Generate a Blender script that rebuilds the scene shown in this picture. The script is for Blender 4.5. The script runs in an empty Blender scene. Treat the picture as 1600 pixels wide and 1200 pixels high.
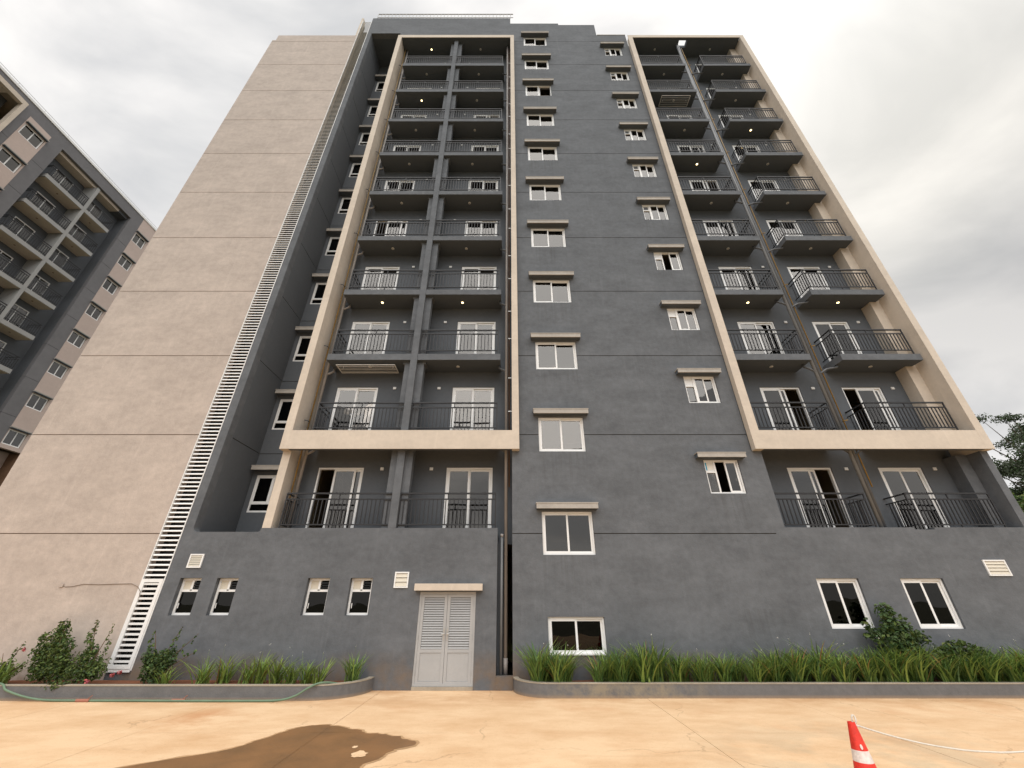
import bpy, bmesh, math, random
from mathutils import Vector, Matrix, noise
R = random.Random(7)
C = bpy.context.scene.collection
S = bpy.context.scene
PI = math.pi

# ------------------------------------------------------------------ camera
cd = bpy.data.cameras.new("camera"); cam = bpy.data.objects.new("camera", cd); C.objects.link(cam)
cam.location = (0, 0, 1.907)
cam.rotation_euler = (math.radians(90 + 28.56), 0, 0)
cd.sensor_width = 36.0; cd.lens = 14.0; cd.shift_x = 5 / 1600
cd.clip_start = 0.1; cd.clip_end = 3000
S.camera = cam

# ------------------------------------------------------------------ world (overcast) and sun
SKY = 0.1
SUN_DIR = Vector((0.538, 0.397, 0.744)).normalized()      # bright patch of cloud
wd = bpy.data.worlds.new("World"); S.world = wd; wd.use_nodes = True
wn, wl = wd.node_tree.nodes, wd.node_tree.links
wn.clear()
def wnode(t, **k):
    n = wn.new(t)
    for a, v in k.items(): setattr(n, a, v)
    return n
w_out = wnode('ShaderNodeOutputWorld'); w_bg = wnode('ShaderNodeBackground')
w_bg.inputs[1].default_value = SKY
sky = wnode('ShaderNodeTexSky', sky_type='NISHITA', sun_disc=False)
sky.sun_elevation = math.radians(50); sky.sun_rotation = math.radians(180)
tc = wnode('ShaderNodeTexCoord')
mp = wnode('ShaderNodeMapping'); mp.inputs['Rotation'].default_value = (0.25, 0.5, 0.6); mp.inputs['Location'].default_value = (0.2, 0, -0.5); mp.inputs['Scale'].default_value = (1.0, 2.3, 2.8)
n1 = wnode('ShaderNodeTexNoise'); n1.inputs['Scale'].default_value = 1.55; n1.inputs['Detail'].default_value = 7; n1.inputs['Roughness'].default_value = 0.5; n1.inputs['Distortion'].default_value = 0.35
cr = wnode('ShaderNodeValToRGB')
cr.color_ramp.elements[0].position = 0.34; cr.color_ramp.elements[0].color = (0.325, 0.327, 0.332, 1)
cr.color_ramp.elements[1].position = 0.58; cr.color_ramp.elements[1].color = (0.505, 0.492, 0.478, 1)
dot = wnode('ShaderNodeVectorMath', operation='DOT_PRODUCT'); dot.inputs[1].default_value = SUN_DIR
pw = wnode('ShaderNodeMapRange', clamp=True); pw.interpolation_type = 'SMOOTHERSTEP'
pw.inputs[1].default_value = 0.91; pw.inputs[2].default_value = 1.0; pw.inputs[3].default_value = 0; pw.inputs[4].default_value = 1
glow = wnode('ShaderNodeMix', data_type='RGBA', blend_type='ADD'); glow.inputs[7].default_value = (0.15, 0.14, 0.115, 1)
sc10 = wnode('ShaderNodeVectorMath', operation='SCALE'); sc10.inputs[3].default_value = 1 / SKY
mx = wnode('ShaderNodeMix', data_type='RGBA'); mx.inputs[0].default_value = 0.985
wl.new(tc.outputs['Generated'], mp.inputs[0]); wl.new(mp.outputs[0], n1.inputs['Vector']); wl.new(n1.outputs['Fac'], cr.inputs[0])
wl.new(tc.outputs['Generated'], dot.inputs[0]); wl.new(dot.outputs['Value'], pw.inputs[0]); wl.new(pw.outputs[0], glow.inputs[0])
dot2 = wnode('ShaderNodeVectorMath', operation='DOT_PRODUCT'); dot2.inputs[1].default_value = (0.748, 0.408, 0.523)
gr = wnode('ShaderNodeMapRange', clamp=True); gr.interpolation_type = 'SMOOTHSTEP'
gr.inputs[1].default_value = 0.90; gr.inputs[2].default_value = 1.0; gr.inputs[3].default_value = 1.0; gr.inputs[4].default_value = 0.68
grey_cloud = wnode('ShaderNodeVectorMath', operation='SCALE')          # the heavier grey cloud low at right
wl.new(tc.outputs['Generated'], dot2.inputs[0]); wl.new(dot2.outputs['Value'], gr.inputs[0]); wl.new(cr.outputs[0], grey_cloud.inputs[0]); wl.new(gr.outputs[0], grey_cloud.inputs[3])
wl.new(grey_cloud.outputs[0], glow.inputs[6]); wl.new(glow.outputs[2], sc10.inputs[0])
wl.new(sky.outputs[0], mx.inputs[6]); wl.new(sc10.outputs[0], mx.inputs[7])
wl.new(mx.outputs[2], w_bg.inputs[0]); wl.new(w_bg.outputs[0], w_out.inputs[0])

sl = bpy.data.lights.new("fill_sun", 'SUN'); fill_sun = bpy.data.objects.new("fill_sun", sl); C.objects.link(fill_sun)
sl.energy = 1.5; sl.angle = math.radians(85); sl.color = (1.0, 0.97, 0.935)
fill_sun.rotation_euler = (math.radians(28.5), 0, 0)             # high, from behind the camera: added broad fill to brighten the facade

vs = S.view_settings
vs.view_transform = 'Standard'; vs.look = 'None'; vs.gamma = 1; vs.exposure = 1.1; vs.use_curve_mapping = False
S.cycles.max_bounces = 8; S.cycles.transparent_max_bounces = 16; S.cycles.caustics_reflective = False; S.cycles.caustics_refractive = False

# ------------------------------------------------------------------ materials
def mat(name, col, rough=0.8, var=0.0, vscale=1.0, fine=0.0, fscale=20, bump=0.0, bscale=30, spec=0.3, metal=0.0, coat=0, extra=None):
    m = bpy.data.materials.new(name); m.use_nodes = True
    nt = m.node_tree; N, L = nt.nodes, nt.links
    b = N['Principled BSDF']
    b.inputs['Roughness'].default_value = rough; b.inputs['Metallic'].default_value = metal
    b.inputs['Specular IOR Level'].default_value = spec
    b.inputs['Base Color'].default_value = (*col, 1)
    cur = None
    geo = N.new('ShaderNodeNewGeometry')
    def noise_tex(scale, detail=5, rgh=0.6, vec=None):
        t = N.new('ShaderNodeTexNoise'); t.inputs['Scale'].default_value = scale; t.inputs['Detail'].default_value = detail; t.inputs['Roughness'].default_value = rgh
        L.new(vec or geo.outputs['Position'], t.inputs['Vector']); return t
    def scale_col(src, amount, tex, lo=0.3, hi=0.7):
        mr = N.new('ShaderNodeMapRange'); mr.inputs[1].default_value = lo; mr.inputs[2].default_value = hi
        mr.inputs[3].default_value = 1 - amount; mr.inputs[4].default_value = 1 + amount
        L.new(tex.outputs['Fac'], mr.inputs[0])
        vm = N.new('ShaderNodeVectorMath'); vm.operation = 'SCALE'
        if src is None: vm.inputs[0].default_value = col
        else: L.new(src, vm.inputs[0])
        L.new(mr.outputs[0], vm.inputs[3]); return vm.outputs[0]
    if var: cur = scale_col(cur, var, noise_tex(vscale))
    if fine: cur = scale_col(cur, fine, noise_tex(fscale, 3))
    if extra: cur = extra(N, L, geo, noise_tex, cur, b, col)
    if cur is not None: L.new(cur, b.inputs['Base Color'])
    if bump:
        t = noise_tex(bscale, 6, 0.65); bp = N.new('ShaderNodeBump'); bp.inputs['Strength'].default_value = bump; bp.inputs['Distance'].default_value = 0.02
        L.new(t.outputs['Fac'], bp.inputs['Height']); L.new(bp.outputs[0], b.inputs['Normal'])
    return m

def mixc(N, L, fac, a, b):
    m = N.new('ShaderNodeMix'); m.data_type = 'RGBA'
    if isinstance(fac, float): m.inputs[0].default_value = fac
    else: L.new(fac, m.inputs[0])
    for s, v in ((6, a), (7, b)):
        if isinstance(v, tuple): m.inputs[s].default_value = (*v, 1)
        else: L.new(v, m.inputs[s])
    return m.outputs[2]
def ramp(N, L, src, lo, hi, a=0.0, b=1.0):
    r = N.new('ShaderNodeMapRange'); r.inputs[1].default_value = lo; r.inputs[2].default_value = hi; r.inputs[3].default_value = a; r.inputs[4].default_value = b
    L.new(src, r.inputs[0]); return r.outputs[0]
def mult(N, L, a, b):
    r = N.new('ShaderNodeMath'); r.operation = 'MULTIPLY'; L.new(a, r.inputs[0])
    if isinstance(b, float): r.inputs[1].default_value = b
    else: L.new(b, r.inputs[1])
    return r.outputs[0]

def trowel(strength, soil):
    """hand trowelled render: horizontal drag marks, rain streaks, soil splashed on the foot of the wall"""
    def f(N, L, geo, noise_tex, cur, b, col):
        mpn = N.new('ShaderNodeMapping'); mpn.inputs['Scale'].default_value = (0.75, 0.75, 1.5); L.new(geo.outputs['Position'], mpn.inputs[0])
        t = noise_tex(1.5, 9, 0.66, mpn.outputs[0])
        mr = ramp(N, L, t.outputs['Fac'], 0.3, 0.7, 1 - strength, 1 + strength)
        vm = N.new('ShaderNodeVectorMath'); vm.operation = 'SCALE'
        if cur is None: vm.inputs[0].default_value = col
        else: L.new(cur, vm.inputs[0])
        L.new(mr, vm.inputs[3]); cur = vm.outputs[0]
        mps = N.new('ShaderNodeMapping'); mps.inputs['Scale'].default_value = (5.0, 5.0, 0.35); L.new(geo.outputs['Position'], mps.inputs[0])
        st = noise_tex(1.0, 4, 0.6, mps.outputs[0])
        sf = ramp(N, L, st.outputs['Fac'], 0.58, 0.8, 0.0, 0.26)
        cur = mixc(N, L, sf, cur, tuple(min(1, c * 1.5 + 0.03) for c in col))
        if soil:
            # rain streaks hanging from the sills of the two window columns
            sx = N.new('ShaderNodeSeparateXYZ'); L.new(geo.outputs['Position'], sx.inputs[0])
            md = N.new('ShaderNodeMapping'); md.inputs['Scale'].default_value = (11.0, 11.0, 0.30); L.new(geo.outputs['Position'], md.inputs[0])
            dt = noise_tex(1.0, 5, 0.7, md.outputs[0])
            for xc, hw, z0 in ((1.70, 0.80, 3.03), (6.58, 0.62, 1.72)):
                a1 = N.new('ShaderNodeMath'); a1.operation = 'SUBTRACT'; a1.inputs[1].default_value = xc; L.new(sx.outputs['X'], a1.inputs[0])
                a2 = N.new('ShaderNodeMath'); a2.operation = 'ABSOLUTE'; L.new(a1.outputs[0], a2.inputs[0])
                b1 = N.new('ShaderNodeMath'); b1.operation = 'SUBTRACT'; b1.inputs[0].default_value = z0 + 60; L.new(sx.outputs['Z'], b1.inputs[1])
                b2 = N.new('ShaderNodeMath'); b2.operation = 'MODULO'; b2.inputs[1].default_value = 3.0; L.new(b1.outputs[0], b2.inputs[0])
                k_ = mult(N, L, ramp(N, L, a2.outputs[0], hw, hw - 0.12), ramp(N, L, b2.outputs[0], 1.35, 0.0))
                k_ = mult(N, L, k_, ramp(N, L, dt.outputs['Fac'], 0.46, 0.66))
                cur = mixc(N, L, mult(N, L, k_, 0.42), cur, (0.062, 0.062, 0.062))
            sp = N.new('ShaderNodeSeparateXYZ'); L.new(geo.outputs['Position'], sp.inputs[0])
            h = ramp(N, L, sp.outputs['Z'], 0.85, 0.25)
            tn = noise_tex(0.9, 6, 0.6)
            k = mult(N, L, h, ramp(N, L, tn.outputs['Fac'], 0.42, 0.62))
            cur = mixc(N, L, mult(N, L, k, 0.75), cur, (0.19, 0.125, 0.07))
        return cur
    return f
GREY = (0.111, 0.119, 0.130)
BEIGE = (0.432, 0.370, 0.325)
M = {}
M['grey'] = mat('grey_render', GREY, 0.85, 0.06, 0.5, 0.09, 6, 0.3, 18, extra=trowel(0.17, True))
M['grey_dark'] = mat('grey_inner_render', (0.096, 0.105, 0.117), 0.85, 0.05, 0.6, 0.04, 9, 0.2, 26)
M['soffit'] = mat('painted_soffit_shade', (0.074, 0.087, 0.103), 0.85, 0.05, 0.6)  # shade on slab, hood and beam undersides put into the grey
M['beige'] = mat('beige_render', BEIGE, 0.85, 0.05, 0.35, 0.07, 5, 0.4, 14, extra=trowel(0.11, True))
M['beige_trim'] = mat('beige_trim', (0.54, 0.472, 0.395), 0.8, 0.05, 0.8, 0.04, 8, 0.15, 26, extra=trowel(0.06, False))
M['block_grey'] = mat('neighbour_grey_render', (0.150, 0.148, 0.155), 0.85, 0.08, 0.3, 0.05, 3)
M['hood'] = mat('hood_render', (0.37, 0.345, 0.312), 0.85, 0.10, 2.5, 0.06, 12, 0.2, 26)
M['pink'] = mat('pink_render', (0.47, 0.385, 0.345), 0.85, 0.06, 0.5, 0.03, 8, 0.1, 20)
M['groove'] = mat('groove_shadow_gap', (0.06, 0.058, 0.055), 0.9)
M['groove_b'] = mat('groove_beige', (0.20, 0.15, 0.115), 0.9)
M['white'] = mat('white_upvc', (0.76, 0.765, 0.76), 0.35, 0.03, 2, spec=0.5)
M['white_paint'] = mat('white_painted_steel', (0.73, 0.735, 0.73), 0.45, 0.05, 3, 0.03, 20)
M['cream'] = mat('cream_vent', (0.60, 0.56, 0.47), 0.5, 0.04, 5)
M['door_steel'] = mat('pale_grey_steel', (0.355, 0.36, 0.362), 0.5, 0.05, 1.5, 0.02, 15)
M['rail'] = mat('charcoal_railing', (0.021, 0.021, 0.023), 0.5, 0.1, 4, spec=0.35)
M['pale_grey'] = mat('pale_grey_paint', (0.30, 0.30, 0.295), 0.8, 0.06, 1)
M['rail_lt'] = mat('galvanised_rail', (0.42, 0.42, 0.42), 0.5)
M['pipe_grey'] = mat('grey_pipe', (0.16, 0.165, 0.17), 0.45, 0.06, 3)
M['pipe_dark'] = mat('dark_pipe', (0.105, 0.11, 0.118), 0.45, 0.06, 3)
M['pipe_pale'] = mat('pale_pipe', (0.27, 0.25, 0.235), 0.45, 0.06, 3)
M['pipe_yellow'] = mat('yellow_gas_pipe', (0.27, 0.165, 0.045), 0.4, 0.08, 3)
M['pipe_copper'] = mat('brown_pipe', (0.17, 0.10, 0.06), 0.4, 0.08, 3)
M['steel'] = mat('bare_steel', (0.45, 0.44, 0.42), 0.35, metal=0.8)
M['black'] = mat('dark_void', (0.02, 0.02, 0.02), 0.9)
M['interior'] = mat('interior_plaster', (0.27, 0.22, 0.15), 0.9, 0.08, 1)
M['concrete_cap'] = mat('concrete_coping', (0.33, 0.29, 0.23), 0.85, 0.12, 2, 0.08, 14, 0.2, 40)
def planter_wear(N, L, geo, noise_tex, cur, b, col):
    sp = N.new('ShaderNodeSeparateXYZ'); L.new(geo.outputs['Position'], sp.inputs[0])
    gx = N.new('ShaderNodeMath'); gx.operation = 'SUBTRACT'; gx.inputs[1].default_value = 2.6; L.new(sp.outputs['X'], gx.inputs[0])
    ab = N.new('ShaderNodeMath'); ab.operation = 'ABSOLUTE'; L.new(gx.outputs[0], ab.inputs[0])
    k = ramp(N, L, ab.outputs[0], 2.2, 0.8)
    t = noise_tex(2.6, 8, 0.7)
    w = mult(N, L, k, ramp(N, L, t.outputs['Fac'], 0.42, 0.6))
    cur = mixc(N, L, mult(N, L, w, 0.8), cur, (0.27, 0.23, 0.165))
    d = ramp(N, L, sp.outputs['Z'], 0.07, 0.0)
    return mixc(N, L, mult(N, L, d, 0.5), cur, (0.4, 0.27, 0.15))
M['planter'] = mat('grey_planter_render', (0.135, 0.135, 0.137), 0.85, 0.10, 1.2, 0.08, 10, 0.25, 30, extra=planter_wear)
M['soil'] = mat('red_soil', (0.16, 0.062, 0.03), 1.0, 0.25, 3, 0.2, 25, 0.8, 18)
M['rubber'] = mat('black_rubber', (0.025, 0.025, 0.025), 0.7)
M['hose'] = mat('green_hose', (0.125, 0.195, 0.13), 0.45, 0.1, 3)
M['clip'] = mat('orange_clip', (0.32, 0.13, 0.085), 0.5)
M['rope'] = mat('white_rope', (0.58, 0.545, 0.48), 0.8, 0.08, 30)
M['cone_red'] = mat('red_cone_plastic', (0.62, 0.035, 0.022), 0.45, 0.22, 7, 0.12, 40, spec=0.4)
M['cone_white'] = mat('white_reflective_band', (0.68, 0.61, 0.58), 0.5, 0.14, 14, 0.1, 50)
M['tape'] = mat('blue_sticker', (0.02, 0.30, 0.48), 0.5)
M['paper'] = mat('white_sheet', (0.7, 0.68, 0.62), 0.6)
M['bark'] = mat('bark', (0.10, 0.075, 0.055), 0.95, 0.2, 6, 0.2, 30, 0.6, 30)
M['stem'] = mat('woody_stem', (0.12, 0.075, 0.04), 0.9)
def leafmat(name, col, tr=0.25):
    m = bpy.data.materials.new(name); m.use_nodes = True; N, L = m.node_tree.nodes, m.node_tree.links
    b = N['Principled BSDF']; b.inputs['Roughness'].default_value = 0.55; b.inputs['Specular IOR Level'].default_value = 0.35
    geo = N.new('ShaderNodeNewGeometry')
    hsv = N.new('ShaderNodeHueSaturation'); hsv.inputs['Color'].default_value = (*col, 1)
    L.new(ramp(N, L, geo.outputs['Random Per Island'], 0, 1, 0.55, 1.5), hsv.inputs['Value'])
    wn_ = N.new('ShaderNodeTexWhiteNoise'); wn_.noise_dimensions = '1D'; L.new(geo.outputs['Random Per Island'], wn_.inputs['W'])
    L.new(ramp(N, L, wn_.outputs['Value'], 0, 1, 0.475, 0.52), hsv.inputs['Hue'])
    L.new(hsv.outputs[0], b.inputs['Base Color'])
    t = N.new('ShaderNodeBsdfTranslucent'); L.new(hsv.outputs[0], t.inputs[0])
    a = N.new('ShaderNodeMixShader'); a.inputs[0].default_value = tr
    L.new(b.outputs[0], a.inputs[1]); L.new(t.outputs[0], a.inputs[2]); L.new(a.outputs[0], N['Material Output'].inputs[0])
    return m
M['lily'] = leafmat('strap_leaf_green', (0.175, 0.255, 0.055))
M['lily_dark'] = leafmat('strap_leaf_dark', (0.082, 0.155, 0.038))
M['shrub'] = leafmat('shrub_leaf', (0.088, 0.130, 0.03))
M['shrub2'] = leafmat('shrub_leaf_deep', (0.054, 0.095, 0.032))
M['tree_leaf'] = leafmat('tree_leaf', (0.040, 0.052, 0.026))
M['tree_leaf2'] = leafmat('bright_tree_leaf', (0.10, 0.14, 0.035))
M['dry_leaf'] = leafmat('dry_leaf', (0.30, 0.17, 0.06))
M['flower'] = leafmat('pink_flower', (0.42, 0.10, 0.11))
M['bud'] = leafmat('pale_bud', (0.62, 0.60, 0.55))
def emis(name, col, s):
    m = bpy.data.materials.new(name); m.use_nodes = True; N, L = m.node_tree.nodes, m.node_tree.links
    b = N['Principled BSDF']; b.inputs['Base Color'].default_value = (0.6, 0.6, 0.55, 1)
    b.inputs['Emission Color'].default_value = (*col, 1); b.inputs['Emission Strength'].default_value = s
    return m
M['lit'] = emis('lit_lamp', (1.0, 0.74, 0.36), 2.6)
M['lit_small'] = emis('lit_stair_lamp', (1.0, 0.80, 0.42), 2.2)
M['lens'] = mat('unlit_lamp_lens', (0.35, 0.34, 0.32), 0.3)
def glassmat(name, ior, tint):
    m = bpy.data.materials.new(name); m.use_nodes = True; N, L = m.node_tree.nodes, m.node_tree.links
    N.remove(N['Principled BSDF'])
    tr = N.new('ShaderNodeBsdfTransparent'); tr.inputs[0].default_value = (*tint, 1)
    gl = N.new('ShaderNodeBsdfGlossy'); gl.inputs['Roughness'].default_value = 0.0; gl.inputs[0].default_value = (0.95, 0.93, 0.90, 1)
    geo = N.new('ShaderNodeNewGeometry')
    nz = N.new('ShaderNodeTexNoise'); nz.inputs['Scale'].default_value = 1.4; nz.inputs['Detail'].default_value = 1; L.new(geo.outputs['Position'], nz.inputs['Vector'])
    bp = N.new('ShaderNodeBump'); bp.inputs['Strength'].default_value = 0.10; bp.inputs['Distance'].default_value = 0.05; L.new(nz.outputs['Fac'], bp.inputs['Height'])
    L.new(bp.outputs[0], gl.inputs['Normal'])
    fr = N.new('ShaderNodeFresnel'); fr.inputs[0].default_value = ior
    mxs = N.new('ShaderNodeMixShader'); L.new(fr.outputs[0], mxs.inputs[0]); L.new(tr.outputs[0], mxs.inputs[1]); L.new(gl.outputs[0], mxs.inputs[2])
    L.new(mxs.outputs[0], N['Material Output'].inputs[0]); return m
M['glass'] = glassmat('tinted_glass', 1.95, (0.50, 0.48, 0.46))
M['glass_dark'] = glassmat('dark_bathroom_glass', 1.4, (0.06, 0.065, 0.06))

def pave(N, L, geo, noise_tex, cur, b, col):
    mpn = N.new('ShaderNodeMapping'); mpn.inputs['Scale'].default_value = (0.6, 1.0, 1); mpn.inputs['Rotation'].default_value = (0, 0, 0.12); L.new(geo.outputs['Position'], mpn.inputs[0])
    t = noise_tex(1.1, 9, 0.68, mpn.outputs[0])
    cur = mixc(N, L, ramp(N, L, t.outputs['Fac'], 0.40, 0.70), (col[0] * 1.08, col[1] * 1.1, col[2] * 1.12), (col[0] * 0.88, col[1] * 0.80, col[2] * 0.72))
    t2 = noise_tex(0.55, 5, 0.6)
    cur = mixc(N, L, mult(N, L, ramp(N, L, t2.outputs['Fac'], 0.56, 0.72), 0.45), cur, (0.55, 0.27, 0.12))
    # grey-green cement showing where the dust is swept off, lower right
    vd = N.new('ShaderNodeVectorMath'); vd.operation = 'DISTANCE'; vd.inputs[1].default_value = (5.2, 6.6, 0); L.new(geo.outputs['Position'], vd.inputs[0])
    t3 = noise_tex(0.9, 6, 0.6)
    k = mult(N, L, ramp(N, L, vd.outputs['Value'], 3.2, 0.8), ramp(N, L, t3.outputs['Fac'], 0.44, 0.56))
    cur = mixc(N, L, mult(N, L, k, 0.45), cur, (0.40, 0.35, 0.25))
    # rusty mark
    vd2 = N.new('ShaderNodeVectorMath'); vd2.operation = 'DISTANCE'; vd2.inputs[1].default_value = (-5.6, 9.4, 0); L.new(geo.outputs['Position'], vd2.inputs[0])
    k2 = mult(N, L, ramp(N, L, vd2.outputs['Value'], 1.0, 0.1), ramp(N, L, t.outputs['Fac'], 0.4, 0.6))
    cur = mixc(N, L, mult(N, L, k2, 0.7), cur, (0.50, 0.20, 0.07))
    vo = N.new('ShaderNodeTexVoronoi'); vo.feature = 'DISTANCE_TO_EDGE'; vo.inputs['Scale'].default_value = 0.22
    wob = noise_tex(1.3, 5, 0.6); wv = N.new('ShaderNodeVectorMath'); wv.operation = 'MULTIPLY_ADD'; wv.inputs[1].default_value = (0.9, 0.9, 0.9)
    L.new(wob.outputs['Color'], wv.inputs[0]); L.new(geo.outputs['Position'], wv.inputs[2]); L.new(wv.outputs[0], vo.inputs['Vector'])
    ck = mult(N, L, ramp(N, L, vo.outputs['Distance'], 0.0045, 0.0015), ramp(N, L, t2.outputs['Fac'], 0.44, 0.52))
    cur = mixc(N, L, mult(N, L, ck, 0.30), cur, (0.22, 0.12, 0.06))
    sp = N.new('ShaderNodeSeparateXYZ'); L.new(geo.outputs['Position'], sp.inputs[0])
    kd = mult(N, L, ramp(N, L, sp.outputs['Y'], 10.2, 10.95), ramp(N, L, t.outputs['Fac'], 0.35, 0.6))
    cur = mixc(N, L, mult(N, L, kd, 0.45), cur, (0.46, 0.25, 0.12))
    mt = N.new('ShaderNodeMapping'); mt.inputs['Rotation'].default_value = (0, 0, 0.35); mt.inputs['Scale'].default_value = (0.12, 2.2, 1); L.new(geo.outputs['Position'], mt.inputs[0])
    tm = noise_tex(1.0, 7, 0.75, mt.outputs[0])
    cur = mixc(N, L, mult(N, L, ramp(N, L, tm.outputs['Fac'], 0.60, 0.70), 0.22), cur, (0.40, 0.25, 0.13))
    t5 = noise_tex(70, 3, 0.7)
    cur = mixc(N, L, mult(N, L, ramp(N, L, t5.outputs['Fac'], 0.56, 0.70), 0.34), cur, (0.34, 0.22, 0.12))
    t4 = noise_tex(22, 4, 0.7)
    cur = mixc(N, L, mult(N, L, ramp(N, L, t4.outputs['Fac'], 0.58, 0.76), 0.38), cur, (0.30, 0.18, 0.09))
    return cur
M['pave'] = mat('dusty_concrete', (0.675, 0.468, 0.283), 0.9, bump=0.25, bscale=14, extra=pave)
M['earth'] = mat('earth', (0.12, 0.115, 0.075), 1.0, 0.25, 0.4)
def wet(N, L, geo, noise_tex, cur, b, col):
    t = noise_tex(1.5, 6, 0.6)
    L.new(ramp(N, L, t.outputs['Fac'], 0.35, 0.65, 0.30, 0.5), b.inputs['Roughness'])
    return mixc(N, L, ramp(N, L, t.outputs['Fac'], 0.35, 0.7), (col[0] * 0.86, col[1] * 0.86, col[2] * 0.84), (col[0] * 1.15, col[1] * 1.12, col[2] * 1.1))
M['damp'] = mat('damp_concrete', (0.44, 0.275, 0.145), 0.75, 0.12, 3, 0.1, 25)
M['wet'] = mat('wet_concrete', (0.225, 0.120, 0.052), 0.3, spec=0.22, bump=0.12, bscale=14, extra=wet)

# ------------------------------------------------------------------ mesh helpers
W = {}                                                    # world origin of every object that may be a parent
class MB:
    def __init__(s): s.v = []; s.f = []
    def quad(s, a, b, c, d):
        n = len(s.v); s.v += [a, b, c, d]; s.f.append((n, n + 1, n + 2, n + 3))
    def box(s, x0, x1, y0, y1, z0, z1):
        n = len(s.v)
        s.v += [(x0, y0, z0), (x1, y0, z0), (x1, y1, z0), (x0, y1, z0), (x0, y0, z1), (x1, y0, z1), (x1, y1, z1), (x0, y1, z1)]
        s.f += [tuple(n + i for i in q) for q in ((0, 3, 2, 1), (4, 5, 6, 7), (0, 1, 5, 4), (1, 2, 6, 5), (2, 3, 7, 6), (3, 0, 4, 7))]
        return s
    def tube(s, pts, r, n=8, caps=True):
        pts = [Vector(p) for p in pts]; rs = r if isinstance(r, (list, tuple)) else [r] * len(pts)
        base = len(s.v); up = Vector((0.03, 0.02, 1)).normalized()
        for i, p in enumerate(pts):
            d = (pts[min(i + 1, len(pts) - 1)] - pts[max(i - 1, 0)]).normalized()
            a = d.cross(up)
            if a.length < 1e-3: a = d.cross(Vector((1, 0, 0)))
            a.normalize(); b = a.cross(d)
            for k in range(n):
                t = 2 * PI * k / n; s.v.append(tuple(p + (a * math.cos(t) + b * math.sin(t)) * rs[i]))
        for i in range(len(pts) - 1):
            for k in range(n):
                k2 = (k + 1) % n; s.f.append((base + i * n + k, base + i * n + k2, base + (i + 1) * n + k2, base + (i + 1) * n + k))
        if caps:
            s.f.append(tuple(base + k for k in reversed(range(n)))); e = base + (len(pts) - 1) * n; s.f.append(tuple(e + k for k in range(n)))
        return s
    def plate(s, u0, u1, z0, z1, w0, w1, holes=(), axis='y'):
        """a wall plate with rectangular openings; axis y: u=x, w=y; axis x: u=y, w=x"""
        hs = [(max(a, u0), min(b, u1), max(c, z0), min(d, z1)) for a, b, c, d in holes]
        hs = [h for h in hs if h[1] - h[0] > 1e-4 and h[3] - h[2] > 1e-4]
        us = sorted({u0, u1, *[h[0] for h in hs], *[h[1] for h in hs]}); zs = sorted({z0, z1, *[h[2] for h in hs], *[h[3] for h in hs]})
        P = (lambda u, w, z: (u, w, z)) if axis == 'y' else (lambda u, w, z: (w, u, z))
        nu, nz = len(us) - 1, len(zs) - 1
        def solid(i, j):
            if not (0 <= i < nu and 0 <= j < nz): return False
            cu, cz = (us[i] + us[i + 1]) / 2, (zs[j] + zs[j + 1]) / 2
            return not any(a < cu < b and c < cz < d for a, b, c, d in hs)
        for i in range(nu):
            for j in range(nz):
                if not solid(i, j): continue
                a, b, c, d = us[i], us[i + 1], zs[j], zs[j + 1]
                s.quad(P(a, w0, c), P(b, w0, c), P(b, w0, d), P(a, w0, d)); s.quad(P(b, w1, c), P(a, w1, c), P(a, w1, d), P(b, w1, d))
                if not solid(i - 1, j): s.quad(P(a, w1, c), P(a, w0, c), P(a, w0, d), P(a, w1, d))
                if not solid(i + 1, j): s.quad(P(b, w0, c), P(b, w1, c), P(b, w1, d), P(b, w0, d))
                if not solid(i, j - 1): s.quad(P(a, w1, c), P(b, w1, c), P(b, w0, c), P(a, w0, c))
                if not solid(i, j + 1): s.quad(P(a, w0, d), P(b, w0, d), P(b, w1, d), P(a, w1, d))
        return s
    def mesh(s, name, m, origin=(0, 0, 0), smooth=False):
        ox, oy, oz = origin
        me = bpy.data.meshes.new(name); me.from_pydata([(x - ox, y - oy, z - oz) for x, y, z in s.v], [], s.f)
        me.materials.append(m)
        if smooth: me.polygons.foreach_set('use_smooth', [True] * len(me.polygons))
        me.update(); return me
    def centre(s):
        return tuple((min(v[i] for v in s.v) + max(v[i] for v in s.v)) / 2 for i in range(3))
def place(name, me, at, parent=None, **props):
    o = bpy.data.objects.new(name, me); C.objects.link(o); W[o.name] = Vector(at)
    if parent is not None: o.parent = parent; o.location = Vector(at) - W[parent.name]
    else: o.location = at
    for k, v in props.items(): o[k] = v
    return o
def part(mb, name, m, parent=None, smooth=False, **props):
    c = mb.centre(); return place(name, mb.mesh(name, m, c, smooth), c, parent, **props)
def box_part(name, m, parent, *b, **props): return part(MB().box(*b), name, m, parent, **props)
def thing(name, at, label, category, group=None):
    o = bpy.data.objects.new(name, None); C.objects.link(o); o.location = at; W[o.name] = Vector(at)
    o.empty_display_size = 0.3; o['label'] = label; o['category'] = category
    if group: o['group'] = group
    return o

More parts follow.
